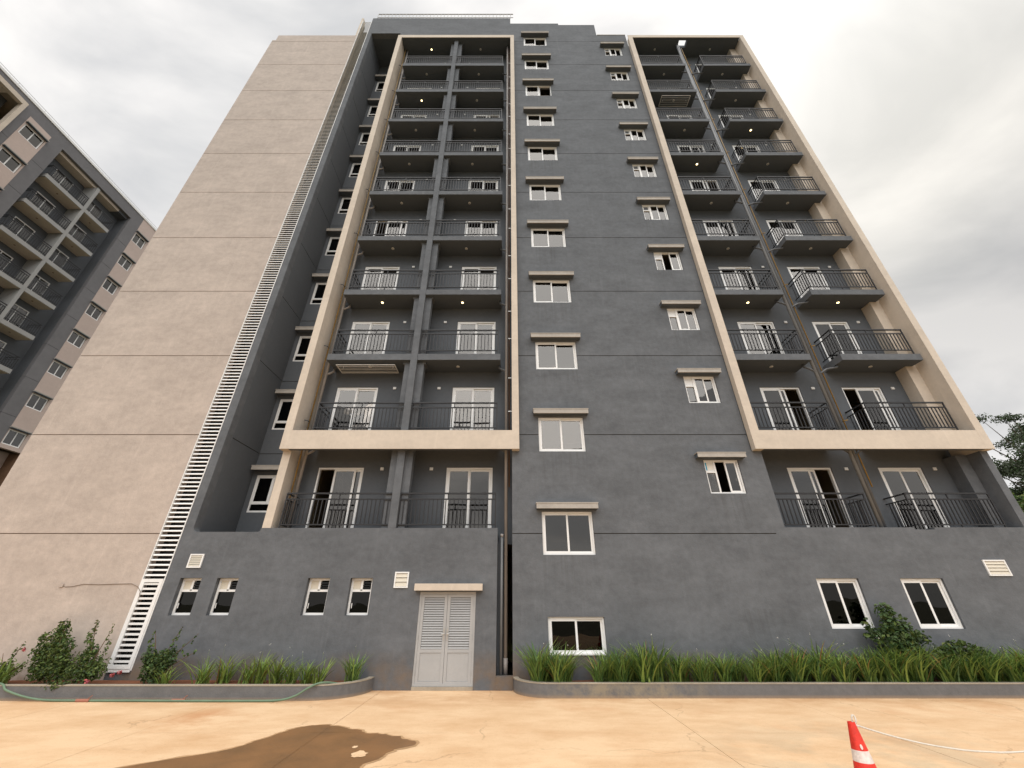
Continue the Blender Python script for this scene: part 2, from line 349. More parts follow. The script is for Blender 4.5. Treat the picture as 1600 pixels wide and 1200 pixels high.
# ------------------------------------------------------------------ ground
g = MB(); g.quad((-900, -900, -0.09), (900, -900, -0.09), (900, 900, -0.09), (-900, 900, -0.09))
part(g, 'ground', M['earth'], kind='structure')
pav = bpy.data.objects.new('pavement', None); C.objects.link(pav); pav['kind'] = 'structure'; W['pavement'] = Vector((0, 0, 0))
JX = [-21.6, -18.5, -15.4, -12.3, -9.22, -6.14, -3.07, 3.07, 6.14, 9.22, 12.3, 15.4, 18.5, 21.6]; JY = [-5.5, -2.0, 1.5, 5.0, 8.49, 12.4]
for i in range(len(JX) - 1):
    for j in range(len(JY) - 1):
        gpx = 0.004
        box_part('concrete_slab', M['pave'], pav, JX[i] + gpx, JX[i + 1] - gpx, JY[j] + gpx, JY[j + 1] - gpx, -0.08, R.uniform(-0.002, 0.0))
# puddle: an irregular wet sheet, cut where the slab joints run
pud = [(-5.35, 6.0), (-5.2, 6.55), (-5.05, 6.93), (-4.62, 7.25), (-4.16, 7.55), (-3.97, 7.85), (-3.83, 8.25), (-3.72, 8.62), (-3.55, 8.83), (-3.42, 8.92), (-3.2, 8.98), (-2.9, 8.9), (-2.62, 8.72),
       (-2.42, 8.55), (-2.14, 8.42), (-1.95, 8.35), (-1.68, 8.28), (-1.42, 8.02), (-1.47, 7.80), (-1.66, 7.66), (-1.71, 7.45), (-1.80, 7.22), (-1.95, 7.05), (-1.93, 6.7), (-2.1, 6.2), (-2.5, 5.6), (-4.4, 5.5)]
pp = []
for i, a in enumerate(pud):
    b = pud[(i + 1) % len(pud)]
    for k in range(8):
        t = k / 8; x = a[0] + (b[0] - a[0]) * t; y = a[1] + (b[1] - a[1]) * t
        w = noise.noise((x * 3.1, y * 3.1, 1)) * 0.08 + noise.noise((x * 9, y * 9, 4)) * 0.05 + noise.noise((x * 21, y * 21, 6)) * 0.02
        pp.append((x + w, y + w * 0.8, 0.004))
holes_p = [(-2.12, 7.42, 0.12, 0.16), (-2.28, 7.75, 0.04, 0.06)]
bm = bmesh.new(); f = bm.faces.new([bm.verts.new(p) for p in pp]); bmesh.ops.triangulate(bm, faces=[f])
def strip_cut(bm, co, no, gap):
    for s in (-1, 1):
        bmesh.ops.bisect_plane(bm, geom=bm.verts[:] + bm.edges[:] + bm.faces[:], plane_co=Vector(co) + Vector(no) * gap * s, plane_no=no)
    kill = [fc for fc in bm.faces if abs((fc.calc_center_median() - Vector(co)).dot(Vector(no))) < gap * 0.99]
    bmesh.ops.delete(bm, geom=kill, context='FACES')
strip_cut(bm, (-3.07, 0, 0), (1, 0, 0), 0.0035); strip_cut(bm, (0, 8.49, 0), (0, 1, 0), 0.0035)
me = bpy.data.meshes.new('puddle'); bm.to_mesh(me); bm.free(); me.materials.append(M['wet'])
place('puddle', me, (0, 0, 0), kind='structure')
dm = []
cxp = sum(p[0] for p in pp) / len(pp); cyp = sum(p[1] for p in pp) / len(pp)
for i, p in enumerate(pp):
    a_, b_ = Vector(pp[i - 3][:2]), Vector(pp[(i + 3) % len(pp)][:2]); tdir = (b_ - a_).normalized(); nr = Vector((tdir.y, -tdir.x))
    if nr.dot(Vector((p[0] - cxp, p[1] - cyp))) < 0: nr = -nr
    w = 0.035 + 0.05 * abs(noise.noise((p[0] * 2.3, p[1] * 2.3, 9))) + 0.02 * noise.noise((p[0] * 11, p[1] * 11, 2))
    dm.append((p[0] + nr.x * w, p[1] + nr.y * w, 0.0025))
bm = bmesh.new(); f = bm.faces.new([bm.verts.new(p) for p in dm]); bmesh.ops.triangulate(bm, faces=[f])
strip_cut(bm, (-3.07, 0, 0), (1, 0, 0), 0.0035); strip_cut(bm, (0, 8.49, 0), (0, 1, 0), 0.0035)
me = bpy.data.meshes.new('damp_margin'); bm.to_mesh(me); bm.free(); me.materials.append(M['damp'])
place('damp_margin', me, (0, 0, 0), pav)
# dry patches left inside the wet area
for (x, y, a, b_) in holes_p:
    d = MB(); n = 14; d.v = [(x + math.cos(2 * PI * k / n) * a * R.uniform(.6, 1.2), y + math.sin(2 * PI * k / n) * b_ * R.uniform(.6, 1.2), 0.008) for k in range(n)]; d.f = [tuple(range(n))]
    part(d, 'dry_patch', M['pave'], pav)

# ------------------------------------------------------------------ main building
B = thing('apartment_building', (0, 12, 0), 'tall grey apartment block with beige end wall and framed balcony bays', 'building')
G = [3.59 + 3 * k for k in range(11)]
F = {k: 3.65 + 3 * (k - 1) for k in range(1, 12)}
GV = 0.013                                                # half width of a groove
def banded(u0, u1, z0, z1, w0, w1, m, holes=(), axis='y', gm='groove', name='wall_panel', th=0.25):
    """wall made of one panel per storey with recessed joints"""
    cuts = [g_ for g_ in G if z0 + 0.1 < g_ < z1 - 0.1]; zz = [z0] + cuts + [z1]
    sgn = 1 if w1 > w0 else -1
    for a, b in zip(zz[:-1], zz[1:]):
        lo = a + (GV if a != z0 else 0); hi = b - (GV if b != z1 else 0)
        part(MB().plate(u0, u1, lo, hi, w0, w1, holes, axis), name, M[m], B)
    bk = MB()
    for c in cuts:
        bk.plate(u0 + 0.002, u1 - 0.002, c - GV - 0.004, c + GV + 0.004, w0 + sgn * 0.022, w1 - sgn * 0.02, holes, axis)
    if cuts: part(bk, 'wall_joint', M[gm], B)

TW1 = (0.96, 2.43); TW2 = (6.04, 7.12)
w1 = [(TW1[0], TW1[1], 3.03 + 3 * k, 4.20 + 3 * k) for k in range(11)]
w2 = [(TW2[0], TW2[1], 4.72 + 3 * k, 5.76 + 3 * k) for k in range(10)]
gw = (1.016, 2.48, 0.707, 1.537)
banded(0.10, 7.62, 0, 34.48, 12.0, 12.25, 'grey', w1 + w2 + [gw])
part(MB().plate(0.10, 3.33, 34.48, 36.2, 12.0, 12.25, w1), 'parapet', M['grey'], B)
box_part('parapet', M['grey'], B, 3.33, 5.74, 12.0, 12.25, 34.48, 35.98)
box_part('parapet_coping', M['concrete_cap'], B, 5.78, 7.62, 11.985, 12.25, 34.481, 34.53)
# right end of the main wall under the frame, and right plinth
pw_ = [(8.32, 9.47, 1.27, 2.44), (10.6, 11.76, 1.27, 2.44)]
box_part('wall_panel', M['grey'], B, 7.62, 7.92, 12.0, 12.25, 3.757, 6.04)
part(MB().plate(7.62, 15.03, 0, 3.757, 12.0, 12.25, pw_ + [(11.62, 12.2, 3.70, 3.8)]), 'plinth_wall', M['grey'], B)
# beige wall
banded(-15.3, -9.93, 0, 33.78, 12.0, 12.25, 'beige', gm='groove_b')
box_part('parapet', M['beige'], B, -15.08, -9.93, 12.0, 12.25, 33.78, 34.45)
# strip beside louvre, plinth with the utility door
box_part('wall_panel', M['grey'], B, -9.30, -9.04, 12.0, 12.3, 0, 37.0)
sm = [(-8.90, -8.32, 1.57, 2.45), (-7.90, -7.32, 1.57, 2.45), (-5.44, -4.84, 1.57, 2.45), (-4.285, -3.685, 1.57, 2.45)]
dr = (-2.37, -0.873, 0.03, 2.12)
part(MB().plate(-9.04, -7.10, 0, 3.635, 12.0, 12.25, sm), 'plinth_wall', M['grey'], B)
part(MB().plate(-7.10, -0.32, 0, 3.74, 12.0, 12.25, sm + [dr]), 'plinth_wall', M['grey'], B)
box_part('low_wall', M['grey'], B, -0.32, 0.10, 11.99, 12.2, 0, 0.277)
# rounded fillets in the lower corners of the recess opening
def fillet(cx, cz, r, sx):
    mb = MB(); n = 8; y0, y1 = 12.0, 12.25
    arc = [(cx + sx * (r - r * math.sin(t * PI / 2 / n)), cz + r - r * math.cos(t * PI / 2 / n)) for t in range(n + 1)]
    pts = [(cx, cz)] + arc
    k = len(pts); mb.v = [(x, y0, z) for x, z in pts] + [(x, y1, z) for x, z in pts]
    mb.f = [tuple(range(k)), tuple(range(2 * k - 1, k - 1, -1))] + [(i, (i + 1) % k, k + (i + 1) % k, k + i) for i in range(k)]
    part(mb, 'corner_fillet', M['grey'], B)
fillet(-9.04, 3.635, 0.14, 1); fillet(-7.10, 3.635, 0.08, -1)
# recess (left of the left bay)
rw = [(-8.89, -7.6, 4.53 + 3 * k, 5.81 + 3 * k) for k in range(10)]
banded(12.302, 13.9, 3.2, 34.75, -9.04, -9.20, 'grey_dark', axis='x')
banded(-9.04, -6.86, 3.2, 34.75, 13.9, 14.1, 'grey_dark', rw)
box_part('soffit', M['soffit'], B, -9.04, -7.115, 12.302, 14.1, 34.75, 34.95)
box_part('parapet', M['grey'], B, -9.04, -7.12, 12.0, 12.3, 34.75, 37.0)
box_part('parapet', M['grey'], B, -7.12, 0.099, 12.0, 12.3, 33.92, 37.0)
# frames of the two bays
def fin(x0, x1, y0, y1, z0, z1, m='beige_trim'): return box_part('frame_fin', M[m], B, x0, x1, y0, y1, z0, z1)
fin(-7.11, -6.855, 11.78, 13.898, 6.04, 33.60)
fin(-7.08, -6.83, 12.0, 13.895, 3.742, 6.038)
fin(0.102, 0.327, 11.78, 11.998, 6.04, 33.60)
box_part('frame_beam', M['beige_trim'], B, -6.855, 0.102, 11.782, 11.81, 6.04, 6.657)
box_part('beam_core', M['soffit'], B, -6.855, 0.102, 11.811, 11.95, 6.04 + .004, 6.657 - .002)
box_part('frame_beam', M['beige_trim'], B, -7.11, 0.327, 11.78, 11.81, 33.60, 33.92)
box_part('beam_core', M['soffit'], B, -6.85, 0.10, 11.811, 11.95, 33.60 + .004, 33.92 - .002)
fin(7.64, 7.92, 11.78, 11.998, 6.04, 33.60)
fin(14.80, 15.06, 11.78, 13.6, 6.04, 33.60)
box_part('frame_beam', M['beige_trim'], B, 7.92, 14.80, 11.782, 11.81, 6.04, 6.657)
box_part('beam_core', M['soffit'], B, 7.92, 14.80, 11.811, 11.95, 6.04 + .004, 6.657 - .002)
box_part('frame_beam', M['beige_trim'], B, 7.64, 15.06, 11.78, 11.81, 33.60, 33.90)
box_part('beam_core', M['soffit'], B, 7.925, 14.795, 11.811, 11.95, 33.60 + .004, 33.90 - .002)
# balcony back walls and returns
YB = 12.85
DL = [(-6.27, -4.77), (-2.05, -0.53)]; DRt = [(9.16, 10.62), (12.16, 13.60)]
DH = 2.12
def doorholes(ds): return [(a, b, F[k] + 0.02, F[k] + DH) for a, b in ds for k in range(1, 11)]
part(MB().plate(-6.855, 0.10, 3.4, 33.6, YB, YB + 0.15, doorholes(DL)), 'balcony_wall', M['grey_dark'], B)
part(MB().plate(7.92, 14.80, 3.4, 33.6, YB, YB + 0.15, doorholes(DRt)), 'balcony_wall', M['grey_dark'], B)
box_part('return_wall', M['grey_dark'], B, 0.10, 0.30, 12.252, YB + 0.15, 0, 33.6)
box_part('return_wall', M['grey_dark'], B, 7.72, 7.92, 12.252, YB + 0.15, 0, 33.6)
box_part('return_wall', M['grey_dark'], B, -0.32, -0.12, 12.4, YB + 0.1, 0, 3.4)
box_part('pilaster', M['beige_trim'], B, 14.42, 14.80, 12.42, YB, 6.66, 33.6)
box_part('pilaster', M['grey'], B, 14.42, 14.78, 12.42, YB, 3.6, 6.04)
box_part('column', M['grey'], B, 14.79, 15.02, 12.0, 12.6, 3.758, 6.04)
# roof slabs over the bays (the right one has a shaft opening for the pipes)
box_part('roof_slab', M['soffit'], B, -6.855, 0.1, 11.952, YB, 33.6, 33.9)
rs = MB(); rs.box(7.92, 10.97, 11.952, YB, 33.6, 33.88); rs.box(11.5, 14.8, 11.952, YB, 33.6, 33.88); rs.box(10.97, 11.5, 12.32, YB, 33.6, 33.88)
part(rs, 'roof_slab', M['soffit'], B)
# balconies
def slab(x0, x1, k, y0=11.97):
    box_part('balcony_slab', M['grey'], B, x0, x1, y0, YB, F[k] - 0.25, F[k])
    box_part('balcony_soffit', M['soffit'], B, x0 + .012, x1 - .012, y0 + .012, YB - .002, F[k] - 0.256, F[k] - 0.251)  # thin dark sheet that paints the shade under the slab
for k in range(1, 11):
    if k == 1:
        box_part('balcony_slab', M['grey'], B, -6.83, -0.32, 12.252, YB, 3.35, F[1] - 0.02)
        box_part('balcony_slab', M['grey'], B, 7.92, 14.42, 12.252, YB, 3.35, F[1] - 0.02)
        continue
    slab(-6.45, -3.48, k); slab(-3.24, -0.30, k)
    slab(7.925, 10.73, k); slab(11.82, 14.68, k)
box_part('balcony_column', M['grey'], B, -3.475, -3.245, 11.955, 12.12, 6.66, 33.6)
box_part('balcony_column', M['grey'], B, -3.475, -3.245, 12.0, 12.12, 3.742, 6.04)
box_part('balcony_column', M['grey'], B, -3.475, -3.245, 11.975, 12.12, 6.042, 6.655)
for k in range(1, 11):
    top = (F[k + 1] - 0.252) if k < 10 else 33.6
    box_part('pilaster', M['grey'], B, -3.70, -3.02, 12.122, 12.40, F[k], top - 0.09)
    box_part('pilaster_cap', M['grey'], B, -3.76, -2.96, 12.121, 12.45, top - 0.088, top - 0.008)
# railings
bal_mesh = {}
def baluster(h, z):
    key = round(h, 3)
    if key not in bal_mesh: bal_mesh[key] = MB().box(-0.012, 0.012, -0.012, 0.012, -h / 2, h / 2).mesh('baluster', M['rail'])
    return bal_mesh[key]
def railing(k, x0, x1, y, sides=(), individually=False):
    z = F[k]; r = MB()
    ylast = YB
    r.box(x0, x1, y - 0.024, y + 0.024, z + 1.07, z + 1.115)
    r.box(x0, x1, y - 0.018, y + 0.018, z + 0.905, z + 0.94)
    r.box(x0, x1, y - 0.018, y + 0.018, z + 0.18, z + 0.212)
    n = max(2, round((x1 - x0) / 1.4))
    for i in range(n + 1):
        xx = x0 + 0.015 + (x1 - x0 - 0.03) * i / n
        if 0 < i < n:
            r.box(xx - 0.015, xx + 0.015, y - 0.014, y + 0.014, z + 0.936, z + 1.069); r.box(xx - 0.015, xx + 0.015, y - 0.014, y + 0.014, z + 0.0, z + 0.184)
        else: r.box(xx - 0.018, xx + 0.018, y - 0.016, y + 0.016, z, z + 1.069)
    side = []
    for xs in sides:
        r.box(xs - 0.022, xs + 0.022, y + 0.025, ylast, z + 1.071, z + 1.104)
        r.box(xs - 0.014, xs + 0.014, y + 0.018, ylast, z + 0.906, z + 0.934)
        r.box(xs - 0.014, xs + 0.014, y + 0.018, ylast, z + 0.186, z + 0.211)
        m_ = int((ylast - y) / 0.125)
        side += [(xs, y + (ylast - y) * (i + 1) / (m_ + 1)) for i in range(m_)]
    ro = part(r, 'railing', M['rail'], B)
    nb = int((x1 - x0) / 0.125)
    xs_ = [x0 + (x1 - x0) * (i + 1) / (nb + 1) for i in range(nb)]
    spots = [(x, y) for x in xs_]
    h = 0.905 - 0.212; zc = z + 0.212 + h / 2
    if individually:
        for x, yy in spots: place('baluster', baluster(h, z), (x, yy, zc), ro)
        rest = side
    else: rest = spots + side
    if rest:
        s_ = MB()
        for x, yy in rest: s_.box(x - 0.012, x + 0.012, yy - 0.012, yy + 0.012, zc - h / 2, zc + h / 2)
        part(s_, 'balusters', M['rail'], ro, kind='stuff')
for k in range(1, 11):
    y = 12.06 if k == 1 else 12.03; ind = k <= 3
    yl = 12.09
    xl = -6.66 if k == 1 else -6.36
    railing(k, xl, -3.475, yl - 0.03 if k > 1 else 12.1, (xl + 0.02,), ind)
    railing(k, -3.245, -0.38, yl - 0.03 if k > 1 else 12.1, (), ind)
    railing(k, 7.93, 10.66, y if k > 1 else 12.1, (10.64,), ind)
    railing(k, 11.88, 14.55 if k > 1 else 14.40, y if k > 1 else 12.1, (11.90,), ind)

# windows ------------------------------------------------------------------
def frame_mb(x0, x1, z0, z1, y0, y1, t, vs_=(), hs_=()):
    mb = MB(); mb.box(x0, x1, y0, y1, z0, z0 + t); mb.box(x0, x1, y0, y1, z1 - t, z1)
    mb.box(x0, x0 + t, y0, y1, z0 + t, z1 - t); mb.box(x1 - t, x1, y0, y1, z0 + t, z1 - t)
    for x, a, b in vs_: mb.box(x - t / 2, x + t / 2, y0 + .002, y1 - .002, a, b)
    for z, a, b in hs_: mb.box(a, b, y0 + .002, y1 - .002, z - t / 2, z + t / 2)
    return mb
def pane(parent, x0, x1, z0, z1, y, m='glass'):
    mb = MB().box(x0, x1, y, y + 0.006, z0, z1)
    o = part(mb, 'pane', M[m], parent)
    o.rotation_euler = (R.uniform(-.006, .006), 0, R.uniform(-.006, .006)); return o
def sash(parent, x0, x1, z0, z1, y, t=0.05, m='white', glass='glass'):
    part(frame_mb(x0, x1, z0, z1, y, y + 0.032, t), 'sash', M[m], parent)
    pane(parent, x0 + t, x1 - t, z0 + t, z1 - t, y + 0.012, glass)
def slider(x0, x1, z0, z1, y, name='window', t=0.045, st=0.05, open_=None, fy=0.07, parent=None, gl='glass', shift=0.9):
    """two sashes running past each other"""
    w_ = part(frame_mb(x0, x1, z0, z1, y, y + 0.09, t), name, M['white'], parent or B)
    xm = (x0 + x1) / 2; a, b = x0 + t, x1 - t
    wS = (b - a) / 2 + 0.02
    la = a; rb = b - wS
    if open_ == 'left': la = a + (wS - 0.05) * shift
    if open_ == 'right': rb = b - wS - (wS - 0.05) * shift
    sash(w_, la, la + wS, z0 + t, z1 - t, y + 0.008, st, glass=gl); sash(w_, rb, rb + wS, z0 + t, z1 - t, y + 0.046, st, glass=gl)
    return w_
def hood(x0, x1, z0, z1, y, d=0.23, m='hood'):
    mb = MB(); mb.box(x0, x1, y - d, y - d + 0.03, z0, z1 - 0.025); mb.box(x0 - 0.012, x1 + 0.012, y - d - 0.012, y - 0.001, z1 - 0.025, z1)
    h_ = part(mb, 'window_hood', M[m], B)
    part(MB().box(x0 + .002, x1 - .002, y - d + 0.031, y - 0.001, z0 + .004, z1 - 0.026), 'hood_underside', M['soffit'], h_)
for k in range(11):
    z0, z1 = 3.03 + 3 * k, 4.20 + 3 * k
    slider(TW1[0] + .003, TW1[1] - .003, z0 + .003, z1 - .003, 12.05, open_='right' if k == 8 else None)
    hood(0.80, 2.58, z1 + 0.045, z1 + 0.215, 12.0)
    if k in (2, 3, 4, 5, 6, 7, 9, 10):
        lm = MB(); xx = 1.45 + R.uniform(-.1, .25); zz_ = z1 - 0.02 + R.uniform(-.1, .02)
        lm.tube([(xx, 12.6, zz_), (xx, 12.6, zz_ - 0.05)], 0.075, 12); part(lm, 'stair_lamp', M['lit_small'], B)
slider(gw[0] + .003, gw[1] - .003, gw[2] + .003, gw[3] - .003, 12.06, gl='glass_dark')
box_part('window_sill', M['white'], B, gw[0] + 0.05, gw[1] - 0.05, 11.97, 12.06, gw[2] + .004, gw[2] + 0.035)
for a, b, c, d in pw_: slider(a + .003, b - .003, c + .003, d - .003, 12.06, gl='glass_dark', t=0.05, st=0.055)
for k in range(10):
    x0, x1, z0, z1 = TW2[0] + .003, TW2[1] - .003, 4.723 + 3 * k, 5.757 + 3 * k
    xs = x0 + 0.33; zt = z0 + 0.66; t = 0.045; y = 12.05
    w_ = part(frame_mb(x0, x1, z0, z1, y, y + 0.09, t, [(xs, z0 + t, z1 - t)], [(zt, x0 + t, xs - t / 2)]), 'window', M['white'], B)
    pane(w_, x0 + t, xs - t / 2, z0 + t, zt - t / 2, y + 0.04)
    fp = MB().box(x0 + t, xs - t / 2, y + 0.03, y + 0.05, zt + t / 2, z1 - t); part(fp, 'blank_panel', M['white'], w_)
    if k >= 4:
        fan = MB().box(x0 + t + .04, xs - t / 2 - .04, y + 0.022, y + 0.03, zt + t / 2 + .05, z1 - t - .08); part(fan, 'fan_outlet', M['pipe_dark'], w_)
    a = xs + t / 2; b = x1 - t; wS = (b - a) / 2 + 0.015; la = a
    if k in (0, 3): la = b - wS - 0.03
    sash(w_, la, la + wS, z0 + t, z1 - t, y + 0.008, 0.045); sash(w_, b - wS, b, z0 + t, z1 - t, y + 0.046, 0.045)
    if k == 0:
        part(MB().box(x0 + t - .01, x0 + t + .05, y + .020, y + .0285, zt + 0.06, z1 - t - .03), 'sticker', M['tape'], w_)
        part(MB().box(x0 + t + .052, xs - .05, y + .021, y + .0285, zt + 0.07, z1 - t - .04), 'sticker', M['paper'], w_)
    hood(5.80, 7.28, z1 + 0.02, z1 + 0.175, 12.0)
# recess windows
for k in range(10):
    x0, x1, z0, z1 = -8.887, -7.603, 4.533 + 3 * k, 5.807 + 3 * k; t = 0.06
    w_ = part(frame_mb(x0, x1, z0, z1, 13.92, 14.0, t, [(x0 + 0.62, z0 + 0.33, z1 - t)], [(z0 + 0.30, x0 + t, x1 - t)]), 'window', M['white'], B)
    pane(w_, x0 + t, x1 - t, z0 + t, z0 + 0.27, 13.95, 'glass_dark')
    sash(w_, x0 + t, x0 + 0.62 - t / 2, z0 + 0.33, z1 - t, 13.935, 0.04, glass='glass_dark'); sash(w_, x0 + 0.62 + t / 2, x1 - t, z0 + 0.33, z1 - t, 13.955, 0.04, glass='glass_dark')
    hood(-9.0, -7.3, z1 + 0.12, z1 + 0.28, 13.9, 0.28)
# bathroom windows in the plinth
for a, b, c, d in sm:
    x0, x1, z0, z1 = a + .003, b - .003, c + .003, d - .003; t = 0.055; y = 12.13; zt = z1 - 0.30; xm = x0 + 0.29
    w_ = part(frame_mb(x0, x1, z0, z1, y, y + 0.08, t, [(xm, zt, z1 - t)], [(zt, x0 + t, x1 - t)]), 'window', M['white'], B)
    pane(w_, x0 + t, x1 - t, z0 + t, zt - t / 2, y + 0.03, 'glass_dark')
    part(MB().box(x0 + t, xm - t / 2, y + 0.025, y + 0.045, zt + t / 2, z1 - t), 'blank_panel', M['cream'], w_)
    lv = MB()
    for q in range(3): lv.box(xm + t / 2, x1 - t, y + 0.02, y + 0.03, zt + t / 2 + .015 + q * .062, zt + t / 2 + .055 + q * .062)
    part(lv, 'glass_louvre', M['glass_dark'], w_)
    hd = MB().box(x0 + t + .04, x0 + t + .055, y - .02, y, z0 + 0.16, z0 + .28); part(hd, 'handle', M['white'], w_)
# vents
def vent(x0, x1, z0, z1, n):
    v = part(frame_mb(x0, x1, z0, z1, 11.965, 11.999, 0.035), 'wall_vent', M['white_paint'], B)
    part(MB().box(x0 + .035, x1 - .035, 11.992, 11.998, z0 + .035, z1 - .035), 'vent_back', M['pipe_dark'], v)
    h = (z1 - z0 - 0.07) / n
    for i in range(n):
        mb = MB(); zb = z0 + 0.035 + i * h
        p = [(x0 + .035, 11.969, zb + .004), (x1 - .035, 11.969, zb + .004), (x1 - .035, 11.990, zb + h * .93), (x0 + .035, 11.990, zb + h * .93)]
        q = [(x, y + .004, z) for x, y, z in p]
        mb.v = p + q; mb.f = [(0, 1, 2, 3), (7, 6, 5, 4), (0, 4, 5, 1), (1, 5, 6, 2), (2, 6, 7, 3), (3, 7, 4, 0)]
        part(mb, 'slat', M['cream'], v)
vent(-8.83, -8.45, 2.70, 3.05, 6); vent(-3.09, -2.71, 2.21, 2.60, 3); vent(13.06, 13.67, 2.50, 2.90, 4)
# balcony doors
opens = {(1, 0): 'left', (1, 2): 'right', (2, 2): 'right', (2, 3): 'left', (4, 0): None, (6, 2): 'right', (8, 1): 'right', (5, 0): 'left'}
for k in range(1, 11):
    for i, (a, b) in enumerate(DL + DRt):
        d_ = slider(a + .003, b - .003, F[k] + .022, F[k] + DH - .003, YB + 0.03, 'balcony_door', 0.055, 0.065, opens.get((k, i)), shift=0.72)
        # socket box and lamp of each balcony
        xb = {0: b + 0.55, 1: a - 0.55, 2: b + 0.42, 3: b + 0.35}[i]
        box_part('socket_box', M['white_paint'], B, xb, xb + 0.11, YB - 0.03, YB - 0.002, F[k] + 2.02, F[k] + 2.11)
# lamps under the balcony slabs
lit = {(10, 0), (8, 0), (3, 0), (3, 1), (6, 2), (7, 3), (3, 2), (3, 3)}
for k in range(1, 11):
    for i, xx in enumerate((-5.05, -1.85, 9.55, 13.15)):
        top = (F[k + 1] - 0.25) if k < 10 else 33.6
        if k == 1 : top -= 0.02
        p = MB().tube([(xx, 12.42, top - 0.007), (xx, 12.42, top - 0.03)], 0.058, 14); o = part(p, 'ceiling_light', M['white_paint'], B)
        q = MB().tube([(xx, 12.42, top - 0.03), (xx, 12.42, top - 0.04)], 0.044, 14); part(q, 'lens', M['lit'] if (k, i) in lit else M['lens'], o)
# utility door
x0, x1, z0, z1 = -2.367, -0.876, 0.075, 2.117
ud = part(frame_mb(x0, x1, z0, z1, 12.02, 12.09, 0.055), 'utility_door', M['door_steel'], B)
xm = (x0 + x1) / 2
for a, b in ((x0 + .057, xm - .004), (xm + .004, x1 - .057)):
    zt = z0 + 0.72
    part(frame_mb(a, b, z0 + .02, z1 - .058, 12.03, 12.075, 0.075, hs_=[(zt, a + .075, b - .075)]), 'door_leaf', M['door_steel'], ud)
    part(MB().box(a + .077, b - .077, 12.045, 12.06, z0 + .097, zt - .04), 'door_panel', M['door_steel'], ud)
    part(MB().box(a + .077, b - .077, 12.066, 12.07, zt + .04, z1 - .135), 'louvre_back', M['groove'], ud)
    n = 21; h = (z1 - .135 - zt - .04) / n
    for i in range(n):
        zb = zt + .04 + i * h
        p = [(a + .077, 12.034, zb + h * .12), (b - .077, 12.034, zb + h * .12), (b - .077, 12.058, zb + h * .88), (a + .077, 12.058, zb + h * .88)]
        mb = MB(); mb.v = p + [(x, y + .004, z - .002) for x, y, z in p]; mb.f = [(0, 1, 2, 3), (7, 6, 5, 4), (0, 4, 5, 1), (1, 5, 6, 2), (2, 6, 7, 3), (3, 7, 4, 0)]
        part(mb, 'slat', M['door_steel'], ud)
for s in (-1, 1):
    hx = xm + s * 0.042
    mb = MB(); mb.tube([(hx, 12.03, 1.16), (hx, 11.985, 1.16), (hx + s * 0.06, 11.985, 1.16)], 0.011, 8); mb.box(hx - .018, hx + .018, 12.024, 12.03, 1.02, 1.28)
    part(mb, 'door_handle', M['steel'], ud)
    for zz_ in (0.35, 1.1, 1.85):
        xh = x0 + .05 if s < 0 else x1 - .05
        part(MB().tube([(xh, 12.018, zz_ - .05), (xh, 12.018, zz_ + .05)], 0.011, 8), 'hinge', M['door_steel'], ud)
box_part('door_step', M['concrete_cap'], B, x0, x1, 11.985, 12.1, 0.0, 0.072)
mb = MB(); mb.box(-2.50, -0.70, 11.83, 11.999, 2.146, 2.285); mb.box(-2.50, -0.70, 11.845, 11.999, 2.285, 2.31); part(mb, 'door_hood', M['beige_trim'], B)
# tall louvre
lf = MB(); lf.box(-9.928, -9.905, 11.985, 12.06, 2.45, 36.6); lf.box(-9.325, -9.302, 11.985, 12.06, 2.45, 36.6)
lv = part(lf, 'louvre_grille', M['white_paint'], B)
slat_me = MB().box(-0.288, 0.288, -0.010, 0.010, -0.023, 0.023).mesh('slat', M['white_paint'])
z = 2.52
while z < 36.5:
    place('slat', slat_me, (-9.615, 12.02, z), lv).rotation_euler = (math.radians(-24), 0, 0); z += 0.127
ld = part(frame_mb(-9.905, -9.335, 0.43, 2.43, 11.975, 12.02, 0.085), 'louvre_door', M['white_paint'], B)
slat2 = MB().box(-0.198, 0.198, -0.008, 0.008, -0.025, 0.025).mesh('slat', M['white_paint'])
z = 0.58
while z < 2.32:
    place('slat', slat2, (-9.62, 12.0, z), ld); z += 0.115
lo = MB(); lo.box(-9.928, -9.908, 11.985, 12.06, 0.4, 2.448); lo.box(-9.33, -9.302, 11.985, 12.06, 0.4, 2.448); lo.box(-9.905, -9.332, 11.985, 12.06, 0.36, 0.425); part(lo, 'louvre_door_frame', M['white_paint'], B)
box_part('duct_shaft', M['black'], B, -9.95, -9.29, 12.4, 12.45, 0, 36.0)
box_part('duct_foot', M['grey'], B, -9.93, -9.30, 12.03, 12.2, 0, 0.36)
box_part('duct_side', M['black'], B, -9.94, -9.93, 12.252, 12.4, 0, 36.6)
box_part('louvre_cheek', M['beige_trim'], B, -10.06, -9.931, 12.0, 12.3, 34.452, 37.0)
